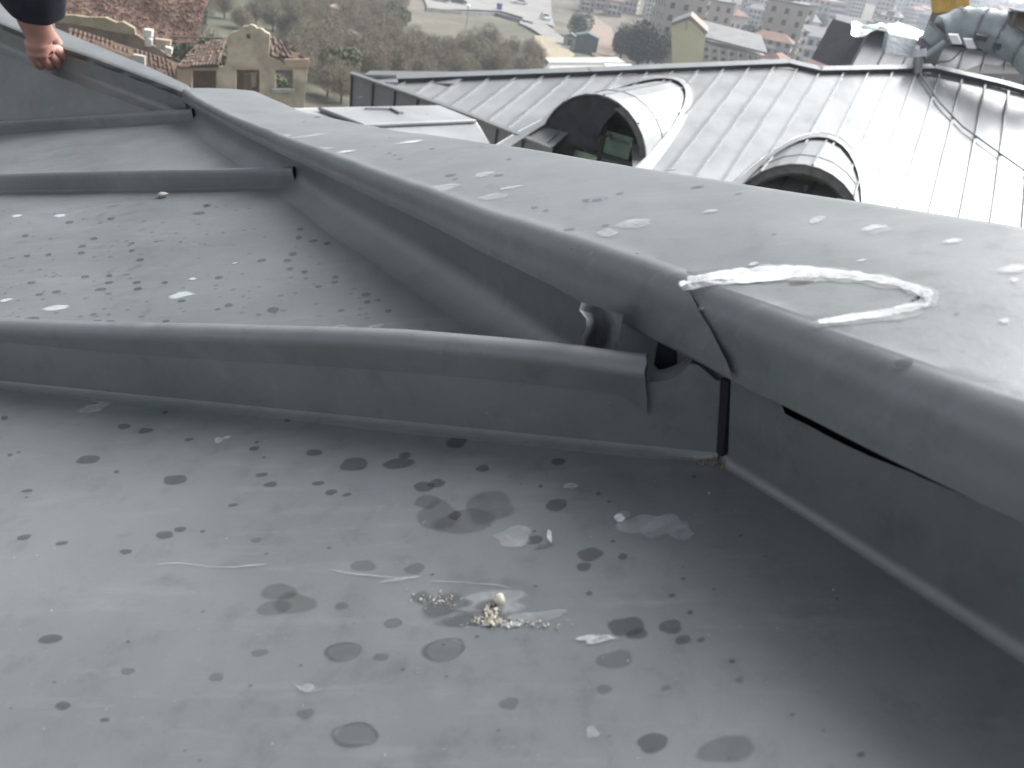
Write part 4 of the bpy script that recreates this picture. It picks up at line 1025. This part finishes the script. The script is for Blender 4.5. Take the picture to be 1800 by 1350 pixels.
def tiled(name, quad, nr, nc, parent, mt='tile', missing=.12, th=.07):
    a, b, c_, d_ = quad; n = ((b-a).cross(d_-a)).normalized(); n = n if n.z > 0 else -n
    m_ = MB(); m_.prism([a, b, c_, d_], -n*.1); rf = m_.build(name, M['tile_dark'], parent)
    me = None
    for i in range(nr):
        for j in range(nc):
            if random.random() < missing: continue
            u0, u1, v0, v1 = j/nc, (j+.93)/nc, i/nr, (i+1.12)/nr
            def S(u, v): return a.lerp(b, u).lerp(d_.lerp(c_, u), min(v, 1))
            q = S((u0+u1)/2, (v0+v1)/2); mm = MB(); p0_, p1_, p2_, p3_ = S(u0, v0), S(u1, v0), S(u1, v1), S(u0, v1)
            lift = n*(.05+random.uniform(0, .05)); mid0 = (p0_+p1_)/2+n*.09; mid1 = (p3_+p2_)/2+n*.05
            mm.add([p0_+lift, mid0+lift, p1_+lift, p3_+lift*.4, mid1+lift*.4, p2_+lift*.4], [(0,1,4,3),(1,2,5,4),(0,3,4,1)])
            mm.build('tile', M[mt], rf)
    return rf
tiled('roof', (FQ(311,118,-.3), FQ(384,116,-.3), FQ(399,66,4.5), FQ(342,82,4.5)), 7, 12, ru, 'tile', .3)
tiled('roof', (FQ(474,98,.1), FQ(540,104,.1), FQ(505,76,3.5), FQ(474,62,3.5)), 5, 7, ru, 'tile', .35)
# left wing of the ruin
wallpoly('wall', [(311,117),(384,117),(384,124),(311,124)], 'plaster', .5, ru, .05)
wallpoly('wall', [(311,124),(337,124),(337,260),(313,260)], 'plaster2', .5, ru, .05)
wallpoly('wall', [(380,124),(384,124),(382,260),(378,260)], 'plaster', .5, ru, .05)
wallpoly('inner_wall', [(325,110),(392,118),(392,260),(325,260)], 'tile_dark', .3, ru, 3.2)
# rubble house farther left
M['soil_red'] = mat('reddish_rubble', (.13, .075, .055), .95, col2=(.24, .16, .125), scale=.6, bump=.5, bscale=4)
sh = empty('collapsed_house', FQ(200, 160, 6), 'collapsed brown tiled house half hidden behind the hip cap, ochre wall top at its left', 'ruin')
tiled('roof', (FQ(105,112,2), FQ(330,150,2), FQ(318,112,6), FQ(122,48,6)), 8, 26, sh, 'tile_dark', .25)
wallpoly('wall', [(92,26),(130,27),(150,30),(185,31),(205,40),(215,38),(236,50),(238,62),(200,56),(150,46),(96,38)], 'ochre', .5, sh, 8)
wallpoly('wall', [(96,36),(238,60),(300,100),(100,100)], 'soil', .5, sh, 8.6)
for q in ([(252,52),(267,54),(266,66),(251,65)], [(254,68),(266,70),(265,82),(255,81)]): wallpoly('chimney', q, 'white_plaster', .7, sh, 4)
wallpoly('wall', [(272,68),(300,72),(298,90),(274,86)], 'plaster2', .5, sh, 4)
wallpoly('wall', [(290,82),(302,86),(301,96),(289,94)], 'white_plaster', .5, sh, 3.5)
wallpoly('wall', [(233,96),(254,100),(254,118),(233,112)], 'concrete', .5, sh, 1.5)
wallpoly('beam', [(300,64),(392,66),(392,69),(300,67)], 'brown', .2, sh, 3)
# heap of rubble
m_ = MB(); random.seed(21); PB = [FQ(110, -40, 14), FQ(380, -40, 14), FQ(345, 78, 9), FQ(120, 60, 9)]
for k in range(1700):
    u, v = random.random(), random.random(); p = PB[3].lerp(PB[2], u).lerp(PB[0].lerp(PB[1], u), v); p = p+V(0, 0, .5*fn3(p*.4)+.25*fn3(p*1.3))
    s = random.uniform(.05, .15); d = [V(*rng.normal(size=3)).normalized() for _ in range(2)]; c_ = d[0].cross(d[1]).normalized(); d1 = d[0].cross(c_)
    m_.box(p, d[0]*s, d1*s*.6, c_*s*.4)
m_.build('rubble', M['soil_red'], sh, kind='stuff')
m_ = MB(); P = [FQ(110, -40, 14), FQ(380, -40, 14), FQ(345, 78, 9), FQ(120, 60, 9)]; vs = []
for i in range(30):
    for j in range(16):
        u, v = i/29, j/15; p = P[3].lerp(P[2], u).lerp(P[0].lerp(P[1], u), v); vs.append(p+V(0, 0, .5*fn3(p*.4)+.25*fn3(p*1.3)))
mesh('rubble_bank', vs, [(i*16+j, (i+1)*16+j, (i+1)*16+j+1, i*16+j+1) for i in range(29) for j in range(15)], M['soil_red'], sh, True)

# long pink wall on the slope
pw = empty('garden_wall', G(600, 75), 'long pinkish brick wall running diagonally down the brown slope', 'wall')
wp = [(520,2),(560,30),(600,62),(640,92),(680,124)]
for a, b in zip(wp[:-1], wp[1:]):
    p, q = G(*a), G(*b); m_ = MB(); d = (q-p); s = V(-d.y, d.x, 0).normalized()*.35; m_.box((p+q)/2+V(0,0,.8), d/2, s, V(0,0,1.0)); m_.build('wall_section', M['pink'], pw)
def shed(name, x, y, w_, d_, h_, mt, label, rf='pink', yaw=0, roofh=.8):
    p = G(x, y); r = empty(name, p, label, 'shed'); r.rotation_euler = (0, 0, yaw)
    def add(nm, mb, mtt):
        o = mb.build(nm, M[mtt], None); o.parent = r; return o
    m_ = MB(); m_.abox(-w_/2, w_/2, -d_/2, d_/2, -1, h_); add('wall', m_, mt)
    m_ = MB(); m_.prism([V(-w_/2-.2, -d_/2-.2, h_+.003), V(w_/2+.2, -d_/2-.2, h_+.003), V(0, -d_/2-.2, h_+roofh)], V(0, d_+.4, 0)); add('roof', m_, rf)
    m_ = MB(); m_.abox(-.45, .45, -d_/2-.04, -d_/2-.005, 0, 1.9); add('door', m_, 'brown')
    return r
shed('brick_shed', 583, 50, 2.6, 3, 3.0, 'pink', 'small pink block at the top end of the diagonal brick wall', 'pink')
shed('brick_shed', 668, 124, 2.0, 2.5, 2.4, 'pink', 'small pink block at the bottom end of the diagonal brick wall', 'pink')
# retaining wall, car, van, bin
rw = empty('retaining_wall', G(830, 30), 'low grey-green retaining wall below the paved lot', 'wall')
for a, b in zip([(748,20),(810,26),(870,28)], [(810,26),(870,28),(935,46)]):
    p, q = G(*a), G(*b); m_ = MB(); d = q-p; s = V(-d.y, d.x, 0).normalized()*.25; m_.box((p+q)/2, d/2*1.01, s, V(0,0,.9)); m_.build('wall_section', M['grey_roof'], rw)
def car(p, yaw, paint, label, L_=4.3, H_=1.45):
    r = empty('parked_car', p, label, 'car'); r.rotation_euler = (0, 0, yaw)
    def add(nm, mb, mt, sm=False, par=None):
        o = mb.build(nm, M[mt], None, sm); o.parent = par or r; return o
    prof = [(-L_/2,.35),(-L_/2,.8),(-L_/2+.2,.92),(-L_*.2,1.0),(-L_*.06,H_),(L_*.22,H_),(L_*.38,1.02),(L_/2,.9),(L_/2,.35)]
    m_ = MB(); m_.prism([V(x, -.86, z) for x, z in prof], V(0, 1.72, 0)); o = add('body', m_, paint); bv = o.modifiers.new('b', 'BEVEL'); bv.width = .09; bv.segments = 3
    for s in (-1, 1):
        m_ = MB(); m_.prism([V(-L_*.17, s*.865, 1.0), V(-L_*.05, s*.865, H_-.1), V(L_*.2, s*.865, H_-.1), V(L_*.34, s*.865, 1.0)], V(0, s*.012, 0)); add('side_window', m_, 'glasswin')
        for xx in (-L_*.31, L_*.31):
            m_ = MB(); m_.bar(V(xx, s*.72, .33), V(xx, s*.90, .33), .33, 16); wh = add('wheel', m_, 'tyre')
            m_ = MB(); m_.bar(V(xx, s*.90, .33), V(xx, s*.915, .33), .2, 12); add('rim', m_, 'silver', par=wh)
    m_ = MB(); m_.prism([V(-L_*.2, -.75, 1.04), V(-L_*.2, .75, 1.04), V(-L_*.075, .7, H_-.05), V(-L_*.075, -.7, H_-.05)], V(-.03, 0, .03)); add('windscreen', m_, 'glasswin')
    m_ = MB(); m_.prism([V(L_*.375, -.75, 1.06), V(L_*.375, .75, 1.06), V(L_*.24, .7, H_-.05), V(L_*.24, -.7, H_-.05)], V(.03, 0, .03)); add('rear_window', m_, 'glasswin')
    for s in (-.6, .6):
        m_ = MB(); m_.abox(-L_/2-.02, -L_/2+.05, s-.15, s+.15, .62, .76); add('headlight', m_, 'white')
    return r
def up(p, z): return V(p.x, p.y, gz(p.x, p.y)+z)
car(up(G(957, 38), .45), 1.9, 'silver', 'silver car parked on the lane above the bare slope', 5.2, 1.7)
car(up(G(912, 10), .45), .3, 'white', 'white car at the top edge of the picture on the paved lot', 5.2, 1.6)
car(up(G(775, 6), .45), .1, 'grey_roof', 'dark car at the left end of the paved lot, cut by the top edge')
car(up(G(805, 10), .45), .5, 'tyre', 'black car beside the low retaining wall on the paved lot')
r = empty('waste_bin', up(G(877, 20), .45), 'bright blue waste bin on the paved lot', 'bin')
m_ = MB(); m_.prism([V(-.7,-.7,0),V(.7,-.7,0),V(.8,-.8,1.5),V(-.8,-.8,1.5)], V(0,1.5,0)); o = m_.build('bin_body', M['blue']); o.parent = r
m_ = MB(); m_.abox(-.85,.85,-.85,.85,1.51,1.65); o = m_.build('lid', M['blue']); o.parent = r
m_ = MB(); p = up(G(819, 52), 1.0); m_.bar(V(0,0,-1), V(0,0,3.6), .06, 6)
r = empty('lamp_post', p, 'short post with a pale round lamp among the bushes below the paved lot', 'lamp'); o = m_.build('pole', M['bark']); o.parent = r
m_ = MB(); m_.tube([V(0,0,3.5), V(0,0,3.7), V(0,0,4.0), V(0,0,4.15)], [.15,.4,.4,.1], 10); o = m_.build('lamp_globe', M['white'], None, True); o.parent = r

# ------------------------------------------------------------------ nearer grey roofs just beyond the bright roof
gr_ = empty('flat_roof_building', at(1030, 110, 34), 'long low building with pale grey flat roof strips just beyond the bright roof', 'building')
def strip(nm, pts, d, mt, th=.25, par=gr_):
    z = at(*pts[0], d).z; P = []
    for q in pts: r = ray(*q); P.append(r*(z/r.z))
    m_ = MB(); m_.prism(P, V(0,0,-th)); return m_.build(nm, M[mt], par)
strip('roof_slab', [(958,101),(1085,100),(1100,110),(965,110)], 40, 'concrete')
strip('roof_slab', [(965,110),(1100,110),(1120,128),(950,128)], 39, 'grey_roof', .6)
strip('roof_slab', [(1062,112),(1110,113),(1112,119),(1066,118)], 34, 'white')
strip('roof_slab', [(968,115),(1060,115),(1090,129),(955,129)], 33, 'concrete', .4)
strip('wall', [(955,129),(1120,129),(1120,180),(955,180)], 34, 'grey_roof', 14)

# ------------------------------------------------------------------ town houses
def facade_house(name, label, pts, dist, yaw, mt, roof_mt, depth, cat='house', windows=None):
    """gable front drawn in its own vertical plane at dist"""
    c0 = at(*pts[0], dist); n = V(math.sin(yaw), math.cos(yaw), 0)
    def W(x, y, off=0): r = ray(x, y); return r*((c0.dot(n)+off)/r.dot(n))
    root = empty(name, W(*pts[0]), label, cat); m_ = MB(); m_.prism([W(*q) for q in pts], n*depth); m_.build('wall', M[mt], root)
    for q in (windows or []):
        x0, y0, x1, y1 = q; m_ = MB(); m_.prism([W(x0, y0, -.06), W(x1, y0, -.06), W(x1, y1, -.06), W(x0, y1, -.06)], n*.05); m_.build('window', M['glasswin'], root)
    return root, W, n
yh, W, n = facade_house('gabled_house', 'pale yellow gabled house standing above the bright roof edge', [(1183,190),(1180,46),(1196,39),(1213,34),(1228,48),(1241,62),(1222,190)], 165, math.radians(8), 'yellow_wall', 'grey_roof', 11)
for (a, b) in (((1179,45),(1213,32.5)), ((1213,32.5),(1243,61))):
    p, q = W(*a, -.4), W(*b, -.4); m_ = MB(); m_.prism([p, q, q+V(0,0,.5), p+V(0,0,.5)], n*12); m_.build('roof', M['pink' if a[0] > 1200 else 'grey_roof'], yh)
m_ = MB(); m_.prism([W(1205,38,-.1), W(1209,38,-.1), W(1208,52,-.1), W(1204,52,-.1)], n*.1); m_.build('window', M['concrete'], yh)
wb, W, n = facade_house('apartment_block', 'long pale apartment block right of the yellow gabled house', [(1226,190),(1232,72),(1260,82),(1300,90),(1346,99),(1342,190)], 190, math.radians(2), 'concrete', 'grey_roof', 12, 'building', [(1236+15*k+2, 84+2.6*k+r*13, 1236+15*k+9, 90+2.6*k+r*13) for k in range(7) for r in range(3)])
p = [W(1230,66,-.6), W(1348,96,-.6)]; m_ = MB(); m_.prism([p[0], p[1], p[1]+n*13+V(0,0,2.2), p[0]+n*13+V(0,0,2.2)], V(0,0,.4)); m_.build('roof', M['grey_roof'], wb)
for k in range(6):
    m_ = MB(); x = 1246+17*k; m_.prism([W(x, 80+3*k, -.25), W(x+2.5, 80.5+3*k, -.25), W(x+2, 160, -.25), W(x-.5, 160, -.25)], n*.2); m_.build('pilaster', M['white_plaster'], wb)

def city_proto(w_, d_, h_, wall, roof, kind, nwx, nwz):
    out = []
    m_ = MB(); m_.abox(-w_/2, w_/2, -d_/2, d_/2, -4, h_); out.append(('wall', m_, wall, False))
    m_ = MB(); e = .5
    if kind == 'hip':
        z = h_+.01; m_.add([V(-w_/2-e,-d_/2-e,z),V(w_/2+e,-d_/2-e,z),V(w_/2+e,d_/2+e,z),V(-w_/2-e,d_/2+e,z),V(-w_/4,0,z+2.3),V(w_/4,0,z+2.3)], [(0,1,5,4),(1,2,5),(2,3,4,5),(3,0,4),(3,2,1,0)])
    elif kind == 'gable': m_.prism([V(-w_/2-e,-d_/2-e,h_+.01),V(-w_/2-e,d_/2+e,h_+.01),V(-w_/2-e,0,h_+2.4)], V(w_+2*e,0,0))
    else:
        m_.abox(-w_/2-.2,w_/2+.2,-d_/2-.2,d_/2+.2,h_+.01,h_+.5); m_.abox(-1.6,1.6,-1.2,1.8,h_+.51,h_+2.6)
    out.append(('roof', m_, roof, False))
    m_ = MB(); b_ = MB()
    for s in (-1, 1):
        for i in range(nwx):
            for k in range(nwz):
                x = -w_/2+w_*(i+.5)/nwx; z = .9+k*2.9
                if z+1.4 > h_: continue
                m_.abox(x-.65, x+.65, s*d_/2-.05, s*d_/2+.05, z, z+1.5)
        for k in range(1, nwz):
            if s < 0 and k*2.9 < h_-1: b_.abox(-w_/2*.8, w_/2*.3, -d_/2-1.0, -d_/2-.055, k*2.9, k*2.9+.22); b_.abox(-w_/2*.8, w_/2*.3, -d_/2-1.0, -d_/2-.9, k*2.9+.22, k*2.9+1.0)
    for s in (-1, 1):
        for i in range(max(2, nwx-1)):
            for k in range(nwz):
                y = -d_/2+d_*(i+.5)/max(2, nwx-1); z = .9+k*2.9
                if z+1.4 > h_: continue
                m_.abox(s*w_/2-.05, s*w_/2+.05, y-.6, y+.6, z, z+1.4)
    out.append(('window', m_, 'glasswin', True))
    if b_.v: out.append(('balcony', b_, 'white_plaster', False))
    res = []
    for nm, mb, mt, stf in out:
        me = bpy.data.meshes.new(nm); me.from_pydata([tuple(v) for v in mb.v], [], mb.f); me.materials.append(M[mt]); me.update(); res.append((nm, me, stf))
    return res
M['cream'] = mat('cream_render', (.36, .335, .30), .9, var=.12, scale=.2); M['greyw'] = mat('grey_render', (.33, .33, .35), .9, var=.14, scale=.2)
M['rosew'] = mat('rose_render', (.32, .265, .25), .9, var=.12, scale=.2); M['bluew'] = mat('pale_blue_render', (.38, .41, .48), .9, var=.1, scale=.2)
M['terra'] = mat('terracotta_roof', (.19, .115, .09), .9, var=.25, scale=.3)
PR = [('white plastered block with a flat roof', city_proto(12, 10, 14, 'white_plaster', 'grey_roof', 'flat', 5, 5)),
      ('cream house with a terracotta hipped roof', city_proto(10, 9, 8, 'cream', 'terra', 'hip', 4, 3)),
      ('grey block with a terracotta hipped roof', city_proto(14, 10, 11, 'greyw', 'terra', 'hip', 5, 4)),
      ('rose house with a gabled roof', city_proto(9, 8, 8, 'rosew', 'terra', 'gable', 3, 3)),
      ('pale house with a grey gabled roof', city_proto(11, 9, 7, 'white_plaster', 'grey_roof', 'gable', 4, 2)),
      ('long grey block with a flat roof', city_proto(22, 10, 12, 'greyw', 'concrete', 'flat', 8, 4)),
      ('cream tall block with a flat roof', city_proto(11, 11, 18, 'cream', 'grey_roof', 'flat', 4, 6)),
      ('pale blue house with a hipped roof', city_proto(10, 9, 9, 'bluew', 'grey_roof', 'hip', 4, 3))]
random.seed(5)
def where(p):
    x, y = proj(p); r = p.length
    a = 'left of the yellow gabled house' if x < 1180 else 'above the yellow gabled house' if x < 1250 else 'above the pale apartment block' if x < 1350 else 'above the roof edge kink' if x < 1480 else 'above the foil-topped housing' if x < 1640 else 'above the silver duct'
    b = 'in the nearest rows' if r < 300 else 'low on the hillside' if r < 480 else 'halfway up the hillside' if r < 760 else 'high on the hillside' if r < 1080 else 'near the skyline'
    return b, a
def house(p, k, yaw, sc_=1.0, label=None, group='houses of the distant town'):
    lab, parts = PR[k]; b_, a_ = where(p); L0 = lab.replace(' with ', ', ').replace(' a ', ' ')+' '+b_+', '+a_; r = empty('town_house', p, label or L0, 'house', group if not label else None)
    r.rotation_euler = (0, 0, yaw); r.scale = (sc_, sc_, sc_)
    for nm, me, stf in parts:
        o = bpy.data.objects.new(nm, me); C.objects.link(o); o.parent = r
        if stf: o['kind'] = 'stuff'
    return r
house(G(1405, 122), 7, .15, 1.0, 'pale blue hipped house right above the kink of the bright roof edge')
house(G(1375, 118), 0, -.3, .7, 'white rounded-looking block left of the pale blue house')
house(G(1465, 124), 3, .2, .8, 'low rose house left of the grey clad housing')
taken = [G(1405,122), G(1375,118), G(1465,124), at(1210,120,168), at(1290,110,192), G(1118,125), G(1150,118)]
cnt = 0; treep = []
gaps = 0
for k in range(9000):
    a = math.radians(random.uniform(1.5, 33)); r = 175+ (1500-175)*random.random()**1.25
    x, y = r*math.sin(a), r*math.cos(a); p = V(x, y, gz(x, y))
    if math.degrees(a) < 6.5 and r < 330: continue
    if math.degrees(a) < 12 and r < 205: continue
    q = proj(p)
    if q[0] > 1850 or q[1] < -60: continue
    dm = 8.5+r*.010
    if not ok(p, taken, dm): continue
    if 230 < r < 900 and fn3((x/35, y/35, 7)) > .30:
        if len(treep) < 90: taken.append(p); treep.append(p)
        continue
    sc_ = random.uniform(.5, .8)*(1+r/1800); taken.append(p)
    house(p, random.choice([0,1,1,2,2,3,4,5,6,7]), random.gauss(.1, .35)+random.choice([0, 0, math.pi/2]), sc_); cnt += 1
    if cnt >= 290: break
for p in treep: tree(p, dark[random.randrange(3)], random.uniform(.9, 1.5), 'dark green tree among the town houses '+where(p)[0]+', '+where(p)[1], 'tree', 'dark trees in the town', 'town_tree')
# scattered houses and walls left of the yellow house, at the top of the picture
for (x, y, k, s) in [(1075,20,3,.6),(1060,8,2,.6),(1105,14,1,.6),(1030,12,3,.5),(1145,22,0,.5),(1165,34,5,.4)]:
    house(G(x, y+8), k, random.uniform(-.3, .4), s, None, 'houses at the top of the slope')['label'] = 'small '+PR[k][0].replace('a terracotta', 'a brownish')+' on the slope above the pink soil'
gpoly('pink_slope', [(1042,30),(1075,52),(1082,98),(1070,118),(1040,100),(1036,60)], 'soil', lift=.45)
shed('teal_shed', 1028, 92, 5, 4, 3.4, 'teal', 'teal-green corrugated shed below the small round tree', 'teal')
shed('stone_shed', 1000, 84, 3, 3, 2.4, 'concrete', 'small grey shed between the lane and the teal shed', 'grey_roof')
m_ = MB(); r = empty('utility_pole', G(1143, 60), 'pale leaning utility pole behind the dark evergreens', 'pole'); m_.bar(V(0,0,-1), V(.3,0,14), .25, 7, .16); o = m_.build('pole_shaft', M['concrete']); o.parent = r
m_ = MB(); m_.bar(V(-1,0,13), V(1.6,0,13), .09, 5); o = m_.build('cross_arm', M['concrete']); o.parent = r
# yellow crane
cr = empty('tower_crane', at(1668, 60, 60), 'yellow crane head showing at the top edge above the silver duct', 'crane')
X = (at(1700,20,60)-at(1640,20,60)).normalized(); Yv = V(X.y*-1, X.x, 0)
def CP(x, y, off=0): return at(x, y, 60+off)
for a, b, r_ in (((1650,-30),(1655,18),.42), ((1688,-30),(1688,28),.38), ((1650,8),(1668,6),.42), ((1668,6),(1690,12),.42), ((1668,8),(1668,-30),.3)):
    m_ = MB(); p, q = CP(*a), CP(*b); d = (q-p); m_.box((p+q)/2, d/2, d.cross(V(0,1,0)).normalized()*r_, V(0,r_,0)); m_.build('boom_plate', M['yellow'], cr)
for a, b in (((1655,16),(1688,-20)), ((1655,-10),(1688,20))):
    m_ = MB(); m_.bar(CP(*a, .3), CP(*b, .3), .12, 6); m_.build('lattice_bar', M['yellow'], cr)
m_ = MB(); p = CP(1656, 18, 2); q = CP(1648, 60, 3); m_.bar(V(p.x, p.y, p.z), V(q.x, q.y, -20), .55, 6); m_.build('mast', M['brown'], cr)
br = empty('brown_chimney', at(1795, 45, 16), 'dark brown tilted sheet-metal block at the right edge above the duct', 'chimney')
m_ = MB(); m_.prism([at(1779,44,15.5), at(1790,21,15.7), at(1840,30,15.9), at(1832,75,15.6)], V(.3,.9,0)); m_.build('chimney_body', M['brown'], br)
m_ = MB(); m_.prism([at(1786,20,15.5), at(1845,30,15.7), at(1845,26,15.7), at(1787,17,15.5)], V(.3,.9,0)); m_.build('chimney_cap', M['far_trim'], br)
# skyline wall of the far ridge
# ------------------------------------------------------------------ haze
HAZE = .0006
if HAZE:
    m_ = MB(); m_.abox(-7000, 7000, -7000, 7000, -75, 22); hz = m_.build('haze', None or bpy.data.materials.new('haze')); hz['kind'] = 'stuff'
    hm = hz.data.materials[0]; hm.use_nodes = True; nt = hm.node_tree; nt.nodes.clear()
    o_ = nt.nodes.new('ShaderNodeOutputMaterial'); pv = nt.nodes.new('ShaderNodeVolumePrincipled')
    pv.inputs['Density'].default_value = HAZE; pv.inputs['Color'].default_value = (.86, .92, 1, 1); pv.inputs['Anisotropy'].default_value = .2
    nt.links.new(pv.outputs[0], o_.inputs['Volume'])
